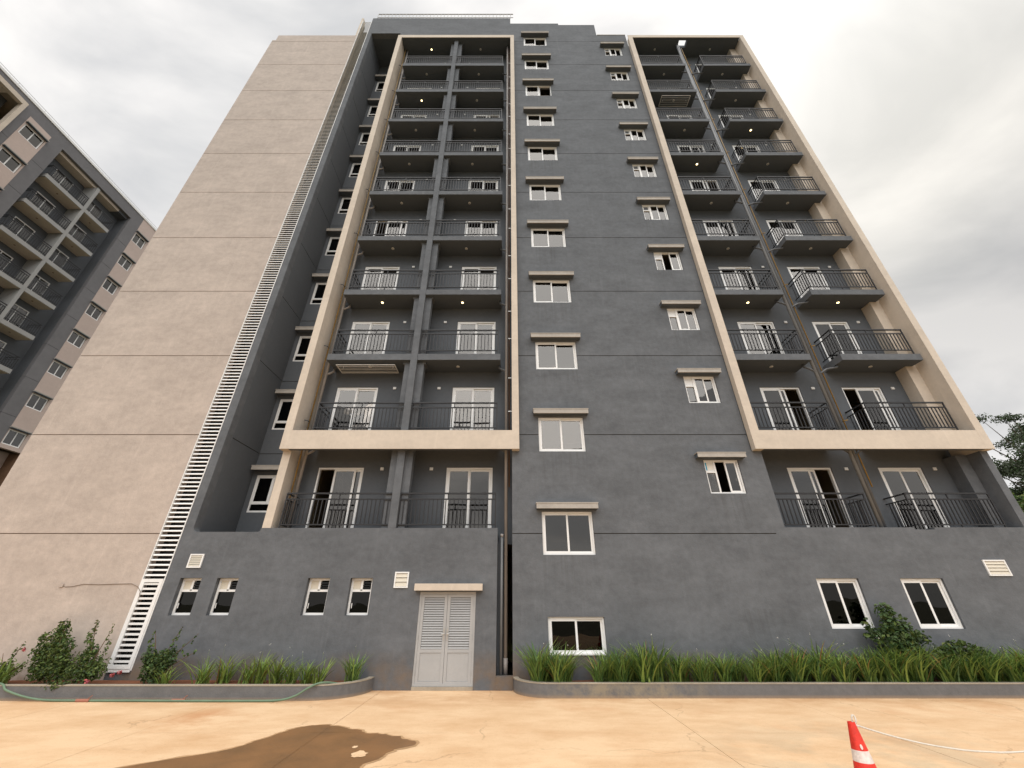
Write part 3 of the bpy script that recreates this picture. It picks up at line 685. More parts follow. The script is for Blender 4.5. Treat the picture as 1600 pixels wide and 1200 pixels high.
# pipes
def pipe(pts, r, m, name='downpipe', n=10): return part(MB().tube(pts, r, n), name, M[m], B, smooth=True)
pipe([(-6.73, 12.42, 4.2), (-6.73, 12.42, 33.55)], 0.022, 'pipe_yellow', 'gas_pipe')
pipe([(-6.62, 12.52, 3.6), (-6.62, 12.52, 33.55)], 0.05, 'pipe_pale')
pipe([(-0.085, 12.28, 0.28), (-0.085, 12.28, 33.55)], 0.05, 'pipe_pale')
pipe([(-0.085, 12.28, 0.28), (-0.085, 12.28, 0.62)], 0.058, 'pipe_pale', 'pipe_socket')
pipe([(-0.20, 12.18, 0.28), (-0.20, 12.18, 3.52)], 0.036, 'pipe_grey')
pipe([(-0.20, 12.18, 3.52), (-0.20, 12.18, 3.60)], 0.045, 'pipe_pale', 'pipe_cap')
pipe([(0.01, 12.36, 5.0), (0.01, 12.36, 33.55)], 0.026, 'pipe_copper', 'gas_pipe')
for i, (xx, yy, rr, mm) in enumerate(((10.86, 12.18, 0.055, 'pipe_grey'), (11.02, 12.26, 0.055, 'pipe_dark'))):
    pipe([(xx, yy, 3.7), (xx, yy, 34.4)], rr, mm)
pipe([(11.24, 12.34, 5.0), (11.24, 12.34, 33.5)], 0.021, 'pipe_yellow', 'gas_pipe')
for k in range(2, 11):
    zf = F[k] - 0.32
    pipe([(10.60, 12.3, zf + 0.07), (10.62, 12.27, zf - 0.06), (10.74, 12.22, zf - 0.16), (10.86, 12.18, zf - 0.30)], 0.04, 'pipe_dark', 'pipe_branch')
    pipe([(11.92, 12.34, zf + 0.07), (11.85, 12.34, zf - 0.02), (11.40, 12.30, zf - 0.12), (11.02, 12.26, zf - 0.36)], 0.036, 'pipe_dark', 'pipe_branch')
    pipe([(-6.40, 12.6, zf + 0.07), (-6.42, 12.58, zf - 0.08), (-6.52, 12.55, zf - 0.16), (-6.62, 12.52, zf - 0.22)], 0.04, 'pipe_pale', 'pipe_branch')
    pipe([(-0.36, 12.4, zf + 0.07), (-0.34, 12.38, zf - 0.05), (-0.2, 12.33, zf - 0.14), (-0.085, 12.28, zf - 0.24)], 0.04, 'pipe_dark', 'pipe_branch')
    for xx in (-6.73, 11.24):
        pipe([(xx, 12.40, F[k] + 0.55), (xx - 0.0, 12.30, F[k] + 0.55), (xx + (-0.12 if xx < 0 else 0.12), 12.30, F[k] + 0.58)], 0.016, 'pipe_yellow' if xx > 0 else 'pipe_dark', 'pipe_bracket')
    mb = MB(); mb.box(-0.02, 0.099, 12.33, 12.34, F[k] + 0.9, F[k] + 0.93); mb.box(-0.02, 0.099, 12.33, 12.34, F[k] + 2.2, F[k] + 2.23); part(mb, 'pipe_bracket', M['steel'], B)
# roof railing
rr = MB(); rr.tube([(-9.0, 11.985, 37.58), (0.3, 11.985, 37.58)], 0.03, 6); rr.tube([(-9.0, 11.985, 37.06), (0.3, 11.985, 37.06)], 0.02, 6)
xx = -9.0
while xx < 0.31: rr.tube([(xx, 11.985, 36.98), (xx, 11.985, 37.56)], 0.02, 5); xx += 0.24
part(rr, 'roof_railing', M['rail_lt'], B)
# hidden body of the block: rooms, roof, flanks
it = MB()
it.box(-15.2, 15.0, 17.0, 17.2, 0, 33.6)
for k in range(1, 12):
    z = F[k] - 0.04
    it.box(-6.84, 0.28, 13.05, 17.0, z - 0.2, z); it.box(-9.0, -6.86, 14.15, 17.0, z - 0.2, z); it.box(7.95, 14.78, 13.05, 17.0, z - 0.2, z); it.box(0.31, 7.7, 12.26, 17.0, z - 0.22, z - 0.02)
for xx in (-6.84, -3.4, 0.12, 3.4, 5.4, 7.74, 11.3): it.box(xx, xx + 0.12, 14.2 if xx < 0 else 13.05, 17.0, 0, 33.5)
part(it, 'interior', M['interior'], B)
box_part('roof', M['concrete_cap'], B, -15.25, -9.21, 12.9, 26, 33.61, 33.75)
box_part('roof', M['concrete_cap'], B, -9.21, -6.85, 14.12, 26, 33.611, 33.749)
box_part('roof', M['concrete_cap'], B, -6.85, 15.0, 12.9, 26, 33.61, 33.75)
box_part('side_wall', M['beige'], B, -15.3, -15.05, 12.26, 26, 0, 33.78)
box_part('side_wall', M['beige'], B, 14.83, 15.05, 13.62, 26, 0, 33.6)
box_part('rear_wall', M['grey'], B, -15.04, 14.82, 25.8, 26, 0, 33.6)
box_part('core_wall', M['grey'], B, -9.0, 3.3, 17.3, 17.5, 33.76, 37.0)
# cable on the beige wall
cb = [(-12.0, 11.99, 2.27), (-11.9, 11.99, 2.235), (-11.7, 11.99, 2.245), (-11.45, 11.99, 2.30), (-11.0, 11.99, 2.29), (-10.5, 11.99, 2.305), (-10.15, 11.985, 2.31), (-9.95, 11.975, 2.24), (-9.82, 11.96, 2.13), (-9.80, 11.97, 1.98)]
part(MB().tube(cb, 0.007, 5), 'wall_cable', M['groove_b'], B)
box_part('cable_box', M['beige'], B, -12.06, -11.97, 11.97, 11.999, 2.23, 2.31)

# clothes airers hanging from balcony ceilings
def airer(x0, x1, z, label):
    a = thing('clothes_airer', ((x0 + x1) / 2, 12.4, z), label, 'clothes airer', 'ceiling clothes airers')
    fr = MB()
    for yy in (12.12, 12.68): fr.tube([(x0, yy, z - 0.12), (x1, yy, z - 0.12)], 0.014, 6)
    for xx in (x0 + .01, x1 - .01): fr.tube([(xx, 12.12, z - 0.12), (xx, 12.68, z - 0.12)], 0.014, 6)
    part(fr, 'airer_frame', M['white_paint'], a)
    for i in range(1, 5):
        yy = 12.12 + 0.56 * i / 5; part(MB().tube([(x0, yy, z - 0.12), (x1, yy, z - 0.12)], 0.008, 6), 'rod', M['white_paint'], a)
    for xx in (x0 + .15, x1 - .15): part(MB().tube([(xx, 12.4, z), (xx, 12.4, z - 0.11)], 0.01, 6), 'hanger', M['white_paint'], a)
airer(-6.15, -4.05, F[3] - 0.25, 'white clothes airer under a low balcony ceiling in the left bay')
airer(8.75, 10.4, F[9] - 0.25, 'white clothes airer under a high balcony ceiling in the right bay')

# ------------------------------------------------------------------ neighbouring block
X0 = -37.1
B2 = thing('apartment_building', (X0, 22, 0), 'distant block at far left with pink window strips and recessed balconies', 'building')
def p2(name, m, *b, **k): return box_part(name, M[m], B2, *b, **k)
def plate2(u0, u1, z0, z1, m, holes=(), w0=X0, w1=X0 - 0.3, name='wall_panel'): return part(MB().plate(u0, u1, z0, z1, w0, w1, holes, 'x'), name, M[m], B2)
wz = [(3.03 + 3 * k, 4.16 + 3 * k) for k in range(11)]
f2 = [2.05 + 3 * k for k in range(11)]
def strip2(u0, u1, z0, z1, m, holes=(), w0=X0):
    cuts = [zz_ for zz_ in [f2[k] + 0.0 for k in range(11)] if z0 < zz_ < z1]; zz2 = [z0] + cuts + [z1]
    for a, b in zip(zz2[:-1], zz2[1:]): plate2(u0, u1, a + .012, b - .012, m, holes, w0)
    bk = MB()
    for c in cuts: bk.plate(u0 + .01, u1 - .01, c - .02, c + .02, w0 - 0.02, w0 - 0.2, holes, 'x')
    if cuts: part(bk, 'wall_joint', M['groove'], B2)
hA = [(27.6, 28.85, a, b) for a, b in wz]; hB = [(17.3, 18.7, a, b) for a, b in wz]
plate2(27.57, 34.0, 11.75, 34.9, 'pink', hA, X0 + 0.02); plate2(27.57, 34.0, 0, 11.75, 'pink', hA, X0 - 0.9, X0 - 1.2)
p2('return_wall', 'pipe_copper', X0 - 0.9, X0 + 0.02, 29.15, 29.4, 0, 11.74)
strip2(26.55, 27.57, 0, 36.0, 'block_grey'); strip2(18.8, 19.75, 0, 36.0, 'block_grey'); strip2(16.62, 17.2, 0, 36.0, 'block_grey')
plate2(17.2, 18.8, 0, 34.9, 'pink', hB, X0 + 0.02)
for a, b in ((27.57, 34.0), (17.2, 18.8), (19.75, 26.55)): plate2(a, b, 34.9, 36.0, 'block_grey' if b < 30 else 'pink')
plate2(2.0, 16.62, 35.4, 36.0, 'block_grey')
p2('parapet_cap', 'white_paint', X0 - 0.3, X0 + 0.06, 2.0, 34.0, 36.0, 36.2)
rr = MB(); rr.tube([(X0 - 0.1, 2, 36.5), (X0 - 0.1, 34, 36.5)], 0.02, 5)
for i in range(17): rr.tube([(X0 - 0.1, 2 + i * 1.95, 36.1), (X0 - 0.1, 2 + i * 1.95, 36.5)], 0.012, 5)
part(rr, 'roof_railing', M['rail_lt'], B2)
# left frame bay of the neighbour
p2('frame_beam', 'beige_trim', X0 - 0.1, X0 + 0.25, 6.0, 16.61, 35.0, 35.39)
p2('frame_fin', 'beige_trim', X0 - 0.1, X0 + 0.25, 16.36, 16.61, 3.0, 34.998)
XBk = X0 - 1.15
def balcony_row2(y0, y1, k, rail_right):
    zt = f2[k]
    p2('balcony_slab', 'pale_grey', XBk, X0 + 0.06, y0, y1, zt - 0.34, zt)
    p2('balcony_soffit', 'beige_trim', XBk, X0 + 0.0, y0 + 0.08, y1 - 0.06, zt - 0.362, zt - 0.342)
    rl = MB(); xx = X0 - 0.03
    rl.box(xx - .03, xx + .03, y0, y1, zt + 1.05, zt + 1.11); rl.box(xx - .02, xx + .02, y0, y1, zt + .88, zt + .93); rl.box(xx - .02, xx + .02, y0, y1, zt + .17, zt + .21)
    n = int((y1 - y0) / 0.15)
    for i in range(n + 1):
        yy = y0 + .01 + (y1 - y0 - .02) * i / n; rl.box(xx - .017, xx + .017, yy - .017, yy + .017, zt, zt + .9)
    if rail_right: rl.box(XBk, xx, y1 - .04, y1, zt + 1.06, zt + 1.1); rl.box(XBk, xx, y1 - .04, y1, zt + .9, zt + .93)
    else: rl.box(XBk, xx, y0, y0 + .04, zt + 1.06, zt + 1.1); rl.box(XBk, xx, y0, y0 + .04, zt + .9, zt + .93)
    part(rl, 'railing', M['rail'], B2)
    part(MB().tube([(X0 - .5, (y0 + y1) / 2, zt - .363), (X0 - .5, (y0 + y1) / 2, zt - .385)], 0.06, 10), 'ceiling_light', M['pipe_copper'], B2)
def win2(y0, y1, z0, z1, x, name='window', hd=True, m='glass'):
    t = 0.075; fr = MB()
    fr.box(x - .08, x, y0, y1, z0, z0 + t); fr.box(x - .08, x, y0, y1, z1 - t, z1); fr.box(x - .08, x, y0, y0 + t, z0 + t, z1 - t); fr.box(x - .08, x, y1 - t, y1, z0 + t, z1 - t)
    ym = (y0 + y1) / 2; fr.box(x - .07, x - .01, ym - .03, ym + .03, z0 + t, z1 - t)
    w_ = part(fr, name, M['white'], B2)
    part(MB().box(x - .045, x - .04, y0 + t, ym - .03, z0 + t, z1 - t), 'pane', M[m], w_); part(MB().box(x - .045, x - .04, ym + .03, y1 - t, z0 + t, z1 - t), 'pane', M[m], w_)
    if hd:
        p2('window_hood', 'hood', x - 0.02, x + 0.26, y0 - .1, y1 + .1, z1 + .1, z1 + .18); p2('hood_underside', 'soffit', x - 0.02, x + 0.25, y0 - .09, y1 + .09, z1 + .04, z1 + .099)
dh = []
for k in range(1, 11):
    if 2.05 + 3 * k > 5:
        balcony_row2(20.0, 23.1, k, False); balcony_row2(23.35, 25.6, k, True)
        for y0 in (20.9, 23.7): dh.append((y0, y0 + 1.5, f2[k] + .02, f2[k] + 2.1))
plate2(19.75, 26.55, 0, 34.9, 'grey_dark', dh, XBk, XBk - 0.2, 'balcony_wall')
for a, b, c, d in dh: win2(a, b, c, d, XBk - 0.02, 'balcony_door', False)
p2('balcony_column', 'pale_grey', XBk, X0 + 0.03, 23.1, 23.35, 0, 34.65)
p2('return_wall', 'grey_dark', XBk, X0 - 0.302, 19.55, 19.75, 0, 34.65); p2('return_wall', 'grey_dark', XBk, X0 - 0.302, 26.55, 26.75, 0, 34.65)
p2('soffit', 'beige_trim', XBk, X0 - 0.302, 19.76, 25.6, 34.65, 34.9); p2('soffit', 'grey_dark', XBk, X0 - 0.302, 25.6, 26.54, 34.652, 34.9)
for (a, b) in wz:
    if a > 11.5: win2(27.62, 28.83, a + .01, b - .01, X0 - 0.04)
    else: win2(27.62, 28.83, a + .01, b - .01, X0 - 0.96)
    win2(17.32, 18.68, a + .01, b - .01, X0 - 0.04)
plate2(2.0, 16.36, 0, 35.4, 'grey_dark', [], XBk, XBk - 0.2, 'balcony_wall')
for k in range(7, 11):
    zt = f2[k]; p2('balcony_slab', 'pale_grey', XBk, X0 + 0.06, 9.0, 15.4, zt - 0.24, zt); p2('balcony_soffit', 'beige_trim', XBk, X0, 9.1, 15.3, zt - .262, zt - .242)
p2('soffit', 'beige_trim', XBk, X0 - 0.12, 6.0, 15.6, 35.0, 35.2)
p2('rear_wall', 'pink', X0 - 12, X0 - 11.8, 2, 34, 0, 35.9); p2('roof', 'concrete_cap', X0 - 11.8, X0 - 0.31, 2, 34, 35.4, 35.6)
p2('side_wall', 'pink', X0 - 12, X0 - 0.31, 33.8, 34, 0, 35.39); p2('interior', 'interior', X0 - 4.2, X0 - 4, 2.2, 33.7, 0, 35.3)

# ------------------------------------------------------------------ planters
def planter(pts, label, loc):
    """low rendered kerb wall following pts (outer line), 0.12 m thick, filled with soil"""
    t = thing('planter', loc, label, 'planter')
    n = len(pts); T = 0.12; H = 0.255
    inn = []
    for i, p in enumerate(pts):
        a = Vector(pts[max(i - 1, 0)]); b = Vector(pts[min(i + 1, n - 1)]); d = (b - a).normalized(); nrm = Vector((-d.y, d.x)); inn.append(Vector(p) + nrm * T)
    def ring(o, i_, z0, z1):
        mb = MB()
        for k in range(n - 1):
            for q in ((o[k], o[k + 1], z0, z1), (i_[k + 1], i_[k], z0, z1)):
                mb.quad((q[0][0], q[0][1], z0), (q[1][0], q[1][1], z0), (q[1][0], q[1][1], z1), (q[0][0], q[0][1], z1))
            mb.quad((o[k][0], o[k][1], z1), (o[k + 1][0], o[k + 1][1], z1), (i_[k + 1][0], i_[k + 1][1], z1), (i_[k][0], i_[k][1], z1))
        return mb
    part(ring(pts, inn, 0, H), 'planter_wall', M['planter'], t)
    cin = [(Vector(p) + (q - Vector(p)) * -0.06) for p, q in zip(pts, inn)]
    cp = MB(); cz0, cz1 = H + 0.001, H + 0.022
    o2 = cin; i2 = [Vector(p) + (q - Vector(p)) * 1.04 for p, q in zip(pts, inn)]
    cp = ring(o2, i2, cz0, cz1)
    part(cp, 'coping', M['concrete_cap'], t)
    sb = MB(); y1 = 11.995
    for k in range(n - 1):
        a, b = inn[k], inn[k + 1]
        m_ = 4
        for q in range(m_):
            s0, s1 = q / m_, (q + 1) / m_
            def P(v, s): 
                yy = v.y + (y1 - v.y) * s if v.y < y1 else v.y
                return (v.x, yy, 0.20 + 0.03 * noise.noise((v.x * 2, yy * 3, 0)))
            sb.quad(P(a, s0), P(b, s0), P(b, s1), P(a, s1))
    part(sb, 'soil', M['soil'], t)
YL, YR = 10.87, 11.12
def arc(cx, cy, r, a0, a1, n=10): return [(cx + r * math.cos(math.radians(a0 + (a1 - a0) * i / n)), cy + r * math.sin(math.radians(a0 + (a1 - a0) * i / n))) for i in range(n + 1)]
ptsL = [(-24 + i * 0.65, YL) for i in range(int((24 - 4.25) / 0.65))] + arc(-4.42, 11.99, 1.12, -90, 0)
planter(ptsL, 'low grey planter under the beige wall, left of the utility door', (-13, 11.4, 0))
ptsR = arc(0.98, 11.99, 0.87, 180, 270) + [(1.3 + i * 0.65, YR) for i in range(32)]
planter(ptsR, 'low grey planter with worn patches right of the drainpipe gap', (9, 11.5, 0))

# ------------------------------------------------------------------ plants
def strap_mesh(seed, n, h, spread, flowers=0, mats=('lily', 'lily_dark')):
    r = random.Random(seed); v = []; f = []; mi = []
    for i in range(n):
        az = r.uniform(0, 2 * PI); L_ = h * r.uniform(0.6, 1.18); lean = r.uniform(0.02, spread); droop = r.uniform(0.2, 1.0) * spread * 1.1
        w = r.uniform(0.011, 0.022); bx, by = r.gauss(0, 0.075), r.gauss(0, 0.06)
        px, py = math.cos(az), math.sin(az); tw = r.uniform(-.5, .5); sx, sy = -math.sin(az + tw), math.cos(az + tw)
        S_ = 5; b0 = len(v)
        for s in range(S_ + 1):
            t = s / S_; out = lean * t * L_ + droop * L_ * t ** 2.6; z = L_ * (t - 0.34 * droop * t ** 3)
            ww = w * (1 - t ** 2.2) + 0.001
            v.append((bx + px * out - sx * ww, by + py * out - sy * ww, z)); v.append((bx + px * out + sx * ww, by + py * out + sy * ww, z))
        mm = 0 if r.random() < .55 else 1
        if r.random() < 0.018: mm = 2
        for s in range(S_): f.append((b0 + 2 * s, b0 + 2 * s + 1, b0 + 2 * s + 3, b0 + 2 * s + 2)); mi.append(mm)
    for i in range(flowers):
        az = r.uniform(0, 2 * PI); o = r.uniform(.02, .22); x, y = math.cos(az) * o, math.sin(az) * o; z = h * r.uniform(1.05, 1.3); b0 = len(v)
        v += [(x * .3 - .003, y * .3, 0), (x * .3 + .003, y * .3, 0), (x + .002, y, z), (x - .002, y, z)]; f.append((b0, b0 + 1, b0 + 2, b0 + 3)); mi.append(0)
        for q in range(5):
            cx, cy, cz = x + r.gauss(0, .012), y + r.gauss(0, .012), z + r.gauss(0, .012); b0 = len(v); e = .008
            a = Vector((r.gauss(0, 1), r.gauss(0, 1), r.gauss(0, 1))).normalized() * e; b = a.cross(Vector((r.gauss(0, 1), r.gauss(0, 1), r.gauss(0, 1)))).normalized() * e
            c_ = Vector((cx, cy, cz)); v += [tuple(c_ - a), tuple(c_ - b), tuple(c_ + a), tuple(c_ + b)]; f.append((b0, b0 + 1, b0 + 2, b0 + 3)); mi.append(3)
    me = bpy.data.meshes.new('leaves'); me.from_pydata(v, [], f)
    for m_ in (mats[0], mats[1], 'dry_leaf', 'bud'): me.materials.append(M[m_])
    me.polygons.foreach_set('material_index', mi); me.update(); return me
lilies = [strap_mesh(10 + i, 105, 0.76 + 0.03 * (i % 3), 0.62, 1 if i % 2 else 0) for i in range(6)]
small = [strap_mesh(30 + i, 52, 0.62, 0.60, 1, ('lily', 'lily')) for i in range(4)]
def clump(me, x, y, s, label, group, name='lily_clump', rz=None, z=0.18):
    o = place(name, me, (x, y, z)); o.scale = (s, s, s * R.uniform(.93, 1.07)); o.rotation_euler = (0, 0, R.uniform(0, 6.28) if rz is None else rz)
    o['label'] = label; o['category'] = 'plant'
    if group: o['group'] = group
    return o
def row_label(x):
    if x < 1.6: return 'strap leaved clump at the rounded left planter end below the low window', 'clumps below the low window'
    if x < 8.3: return 'strap leaved clump in the dense row between the low window and the tall windows', 'clumps in the middle of the right planter'
    if x < 11.8: return 'strap leaved clump in front of the leafy shrubs under the two right windows', 'clumps under the two right windows'
    return 'strap leaved clump at the far right end of the right planter past the last window', 'clumps at the right end of the planter'
x = 0.66
row = 0
while x < 15.6:
    if not (1.48 < x < 1.85):
        y = (11.46, 11.70, 11.38, 11.60)[row % 4] + R.uniform(-.05, .05); sc_ = R.uniform(0.72, 1.16)
        if x > 12.8: sc_ *= 0.88
        lb, gr = row_label(x)
        clump(lilies[R.randrange(6)], x, y, sc_, lb, gr)
    x += R.uniform(0.19, 0.36); row += 1
for px_, s in ((-7.1, .92), (-6.75, 1.0), (-6.15, .85), (-5.85, .98), (-5.45, 1.0), (-5.12, .78), (-4.78, .85), (-4.42, .8)):
    clump(small[R.randrange(4)], px_, 11.45 + R.uniform(-.1, .15), s, 'small strap leaved clump in the left planter under the bathroom windows', 'strap leaved clumps in the left planter')
clump(strap_mesh(60, 80, 0.62, 0.45, 1), -3.68, 11.5, 1.0, 'bushier strap leaved clump at the rounded end of the left planter', None)
clump(strap_mesh(61, 40, 0.6, 0.65, 0, ('lily', 'lily')), -7.85, 11.25, 0.8, 'pale arching strap leaved clump before the shrub beside the white louvre', None)
clump(strap_mesh(62, 70, 0.6, 0.7, 0, ('lily', 'lily')), -11.75, 11.3, 1.0, 'arching strap leaved clump at the far left edge of the left planter', None)

def leaf_cloud(blobs, n, size, seed, mats, aspect=0.6):
    """n leaf quads spread through the ellipsoids of blobs (x,y,z,rx,ry,rz)"""
    r = random.Random(seed); v = []; f = []; mi = []
    vol = [b[3] * b[4] * b[5] for b in blobs]; tot = sum(vol)
    for b, vb in zip(blobs, vol):
        m_ = max(6, int(n * vb / tot))
        for i in range(m_):
            d = Vector((r.gauss(0, 1), r.gauss(0, 1), r.gauss(0, 1))).normalized(); rad = r.random() ** 0.45
            rad *= 0.82 + 0.36 * noise.noise((d.x * 2.2 + b[0] * 3, d.y * 2.2 + b[1] * 3, d.z * 2.2 + b[2] * 3)) + 0.1
            c = Vector((b[0] + d.x * b[3] * rad, b[1] + d.y * b[4] * rad, b[2] + d.z * b[5] * rad))
            s = size * r.uniform(.6, 1.3); nrm = (d * 0.5 + Vector((r.gauss(0, .6), r.gauss(0, .6), r.gauss(0.4, .6)))).normalized()
            a = nrm.cross(Vector((r.gauss(0, 1), r.gauss(0, 1), r.gauss(0, 1)))).normalized(); q = nrm.cross(a)
            b0 = len(v); e = nrm * s * 0.18
            v += [tuple(c - a * s), tuple(c - q * s * aspect + e), tuple(c + a * s), tuple(c + q * s * aspect + e)]; f.append((b0, b0 + 1, b0 + 2, b0 + 3))
            mi.append(r.choices(range(len(mats)), [1] + [.5] * (len(mats) - 1))[0])
    me = bpy.data.meshes.new('foliage'); me.from_pydata(v, [], f)
    for m_ in mats: me.materials.append(M[m_])
    me.polygons.foreach_set('material_index', mi); me.update(); return me
def shrub(at, blobs, n, size, seed, mats, stems, label, flowers=(), name='shrub'):
    t = thing(name, at, label, 'shrub')
    fo = place('foliage', leaf_cloud(blobs, n, size, seed, mats), at, t)
    st = MB(); r = random.Random(seed)
    for (x, y, z) in stems:
        st.tube([(r.uniform(-.05, .05), r.uniform(-.05, .05), 0), (x * .35, y * .35, z * .5), (x, y, z)], [0.014, 0.010, 0.004], 5)
    place('stem', st.mesh('stem', M['stem']), at, t)
    for (x, y, z) in flowers:
        fl = leaf_cloud([(x, y, z, .05, .05, .045)], 26, 0.03, seed + 5, ('flower',)); place('flower', fl, at, t)
def spire(x, z0, z1, w, n, lean=0.0):
    return [(x + lean * (i / n), R.uniform(-.08, .08), z0 + (z1 - z0) * i / n, w * (1 - .6 * i / n), w * .8 * (1 - .6 * i / n), (z1 - z0) / n * 0.75) for i in range(n + 1)]
shrub((-10.85, 11.5, 0.2), [(-.2, 0, .3, .30, .22, .32), (.2, 0, .3, .32, .22, .34), (-.35, 0, .65, .26, .2, .28), (.02, 0, .68, .30, .2, .32), (-.12, 0, .98, .24, .16, .22), (-.15, 0, 1.15, .17, .12, .16), (-.5, 0, .92, .13, .1, .14)], 4200, .034, 101, ('shrub', 'shrub2', 'tree_leaf2'), [(-.5, 0, 1.0), (-.1, .05, 1.3), (0, -.1, 1.1)],
      'dense two crowned bougainvillea shrub against the beige wall', [(-.75, -.1, .68)])
shrub((-9.9, 11.42, 0.2), [(-.12, 0, .25, .40, .2, .3), (.22, -.05, .3, .3, .18, .25), (-.1, 0, .55, .22, .16, .2)] + spire(-.14, .6, 1.22, .17, 5, -.14) + spire(.22, .4, 1.15, .09, 7, .0) + [(-.1, -.5, .06, .28, .12, .10)], 2500, .033, 102, ('shrub', 'shrub2', 'tree_leaf2'),
      [(-.26, 0, 1.3), (.22, 0, 1.2), (.2, -.1, .6), (-.35, 0, .6)], 'loose shrub with thin upright shoots left of the white louvre', [(.45, -.4, .12)])
shrub((-8.35, 11.5, 0.2), [(0, 0, .3, .38, .22, .32), (.15, 0, .5, .28, .2, .24), (-.2, 0, .5, .22, .16, .22)] + spire(-.28, .5, 1.0, .12, 4, -.05) + spire(.22, .55, 1.1, .10, 5, .1) + spire(.35, .55, .95, .07, 4, .4) + spire(.4, .5, .62, .06, 3, .4), 2000, .036, 103, ('shrub2', 'shrub'),
      [(-.33, 0, 1.05), (.3, 0, 1.15), (.75, 0, 1.0), (.82, .05, .65), (.75, -.1, .45)], 'dark spiky shrub right of the white louvre', [(-.62, -.45, .22), (-.5, -.42, .27)])
shrub((-11.95, 11.5, 0.2), [(0, 0, .22, .34, .2, .22), (-.3, 0, .3, .2, .15, .2)] + spire(.05, .3, .75, .1, 4, .12) + spire(.35, .3, .55, .09, 4, .3), 900, .034, 104, ('shrub', 'tree_leaf2'), [(.17, 0, .8), (.65, 0, .5), (-.2, 0, .6)], 'low sprawling shrub at the far left edge of the left planter')
shrub((9.65, 11.68, 0.2), [(0, 0, .55, .62, .25, .5), (.05, 0, 1.0, .48, .22, .45), (-.05, .02, 1.42, .27, .16, .3), (-.5, 0, .95, .3, .16, .2), (.55, 0, .9, .22, .15, .2), (-.65, 0, 1.15, .12, .1, .2)], 2600, .055, 105, ('shrub2', 'shrub'),
      [(0, 0, 1.6), (-.7, 0, 1.2), (.6, 0, 1.0)], 'tall leafy shrub standing between the two right ground floor windows')
shrub((10.9, 11.6, 0.2), [(0, 0, .6, .6, .2, .3), (.5, 0, .55, .3, .18, .22)], 900, .05, 106, ('shrub', 'shrub2'), [(0, 0, .7), (.5, 0, .6)], 'low leafy shrub under the rightmost ground floor window')

# ------------------------------------------------------------------ trees beyond the right corner
def tree(at, h, blobs, n, size, seed, mats, label, name='tree'):
    t = thing(name, at, label, 'tree', 'trees beyond the right corner')
    tr = MB(); r = random.Random(seed)
    tr.tube([(0, 0, 0), (.1, .05, h * .25), (-.05, .1, h * .5), (.05, 0, h * .75)], [.32, .26, .2, .1], 10)
    for b in blobs:
        z0 = min(h * .7, max(h * .25, b[2] - 2)); tr.tube([(0, 0, z0), (b[0] * .5, b[1] * .5, (z0 + b[2]) / 2), (b[0], b[1], b[2])], [.09, .05, .015], 6)
    place('trunk', tr.mesh('trunk', M['bark'], smooth=True), at, t)
    place('crown', leaf_cloud(blobs, n, size, seed, mats), at, t)
rb = random.Random(3)
bl = [(rb.uniform(-4, 5), rb.uniform(-3, 3), rb.uniform(4.5, 12.0), rb.uniform(1.1, 2.0), rb.uniform(1.0, 2.0), rb.uniform(.7, 1.2)) for i in range(44)]
bl += [(rb.uniform(-4, 4), rb.uniform(-3, 3), rb.uniform(3.5, 9.5), rb.uniform(1.1, 1.8), rb.uniform(1.0, 1.8), rb.uniform(.8, 1.3)) for i in range(22)]
tree((41.2, 30, 0), 11, bl, 62000, .095, 201, ('tree_leaf', 'shrub2'), 'dark broad tree rising past the right end of the block')
bl = [(rb.uniform(-5, 5), rb.uniform(-3, 3), rb.uniform(11.5, 17.2), rb.uniform(.7, 1.5), rb.uniform(.7, 1.3), rb.uniform(.35, .75)) for i in range(40)]
tree((47.3, 34, 0), 15, bl, 15000, .09, 202, ('tree_leaf', 'shrub2'), 'tall feathery tree with open sprays above the darker tree at right', 'feathery_tree')
bl = [(rb.uniform(-2, 2), rb.uniform(-2, 2), rb.uniform(3.6, 6.6), rb.uniform(.7, 1.3), rb.uniform(.7, 1.3), rb.uniform(.6, 1.0)) for i in range(14)]
tree((29.8, 22.5, 0), 6.0, bl, 9000, .09, 203, ('tree_leaf2', 'lily_dark'), 'low bright green tree at the right edge below the darker crown')

# ------------------------------------------------------------------ hose, cone, rope
def smooth_path(pts, n=8):
    out = []; P = [Vector(p) for p in pts]; P = [P[0] * 2 - P[1]] + P + [P[-1] * 2 - P[-2]]
    for i in range(1, len(P) - 2):
        for k in range(n):
            t = k / n; a, b, c, d = P[i - 1:i + 3]
            out.append(0.5 * (2 * b + (c - a) * t + (2 * a - 5 * b + 4 * c - d) * t * t + (3 * b - a - 3 * c + d) * t ** 3))
    out.append(P[-2]); return out
hz = 0.022
hp = smooth_path([(-12.6, 11.2, .31), (-11.3, 10.92, .30), (-10.95, 10.80, .20), (-10.5, 10.79, .09), (-10.0, 10.78, .03), (-9.2, 10.77, hz), (-8.0, 10.76, hz), (-6.8, 10.74, hz), (-5.6, 10.74, hz), (-4.95, 10.74, hz + .01),
                  (-4.62, 10.76, .10), (-4.40, 10.78, .22), (-4.22, 10.86, .30), (-4.05, 11.0, .305), (-3.85, 11.2, .25), (-3.8, 11.35, .23)])
ho = part(MB().tube(hp, 0.021, 8), 'garden_hose', M['hose'], smooth=True, label='green garden hose lying along the foot of the left planter', category='hose')
for cx in (-9.15, -7.1):
    mb = MB(); mb.tube([(cx - .14, 10.765, hz), (cx + .14, 10.765, hz)], 0.032, 10); mb.tube([(cx + .08, 10.765, hz + .02), (cx + .17, 10.76, hz + .09)], 0.008, 5); part(mb, 'hose_joint', M['clip'], ho)
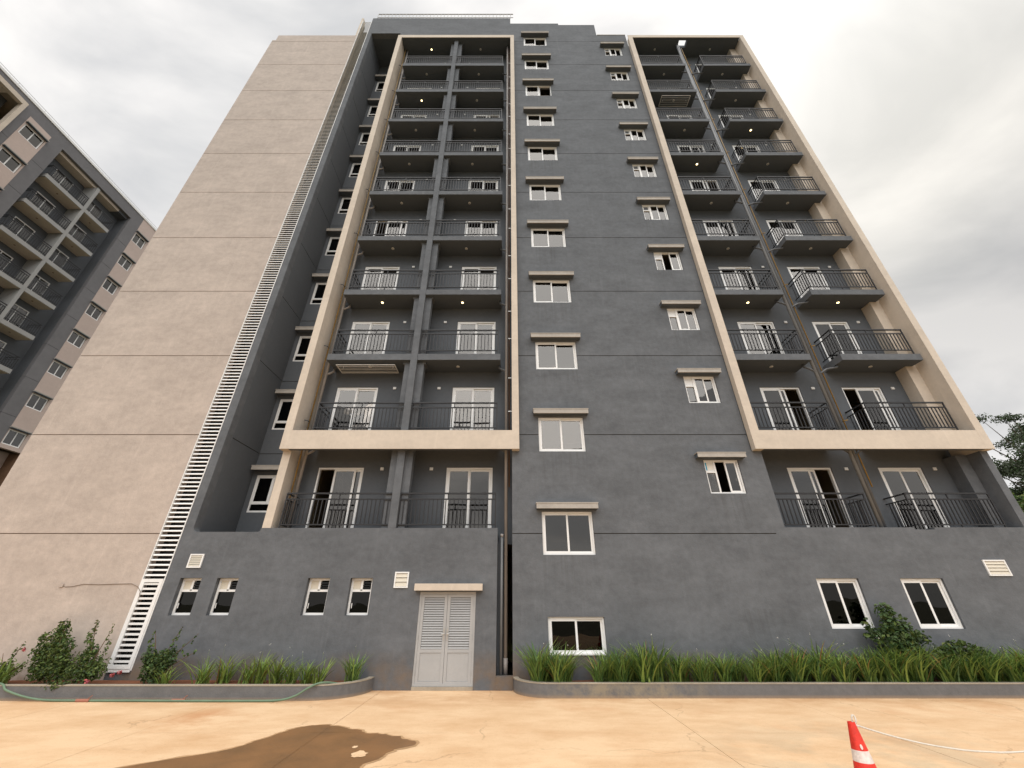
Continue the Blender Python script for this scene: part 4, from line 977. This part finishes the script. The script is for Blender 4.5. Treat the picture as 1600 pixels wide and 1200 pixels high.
def cone(x, y, label):
    t = thing('traffic_cone', (x, y, 0), label, 'traffic cone', 'cones carrying the rope')
    def seg(z0, z1, name, m):
        def rad(z): return 0.162 - (0.162 - 0.034) * (z - 0.03) / 0.72
        mb = MB(); mb.tube([(x, y, z0), (x, y, z1)], [rad(z0), rad(z1)], 28, caps=False); part(mb, name, M[m], t, smooth=True)
    seg(0.03, 0.18, 'cone_body', 'cone_red'); seg(0.18, 0.26, 'reflective_band', 'cone_white'); seg(0.26, 0.43, 'cone_body', 'cone_red'); seg(0.43, 0.525, 'reflective_band', 'cone_white'); seg(0.525, 0.75, 'cone_body', 'cone_red')
    mb = MB(); mb.box(x - .19, x + .19, y - .19, y + .19, 0.0, .03); part(mb, 'cone_base', M['rubber'], t)
    mb = MB(); mb.tube([(x, y, .735), (x, y, .751)], 0.035, 20); part(mb, 'cone_tip', M['cone_red'], t)
    lp = MB(); lp.tube(smooth_path([(x + .01, y, .70), (x + .05, y - .01, .755), (x + .055, y, .80), (x + .03, y, .80), (x + .02, y, .74), (x + .055, y - .02, .715)], 5), 0.009, 6); part(lp, 'rope_loop', M['rope'], t)
    # worn white mark on the side facing the camera
    mb = MB(); ca, sa = -0.30, -0.954; rr_ = .074
    c0 = Vector((x + ca * rr_, y + sa * rr_, .56)); tn = Vector((-sa, ca, 0)); up_ = Vector((-ca * .17, -sa * .17, 1))
    n_ = 10; mb.v = [tuple(c0 + Vector((ca, sa, 0)) * .0045 + tn * .012 * math.cos(2 * PI * k / n_) + up_ * .022 * math.sin(2 * PI * k / n_)) for k in range(n_)]; mb.f = [tuple(range(n_))]
    part(mb, 'scuff_mark', M['cone_white'], t)
cone(3.72, 5.56, 'red and white striped traffic cone with a white rope tied at its tip')
cone(7.05, 5.75, 'second striped cone outside the picture holding the far end of the rope')
a, b = Vector((3.76, 5.55, .725)), Vector((7.05, 5.74, .73))
rp = [a + (b - a) * (i / 24) - Vector((0, 0, 0.25 * 4 * (i / 24) * (1 - i / 24))) + Vector((0, .006 * math.sin(i * 2.1), 0)) for i in range(25)]
part(MB().tube(rp, 0.0085, 7), 'barrier_rope', M['rope'], smooth=True, label='white rope sagging to the right from the tip of the striped cone', category='rope')
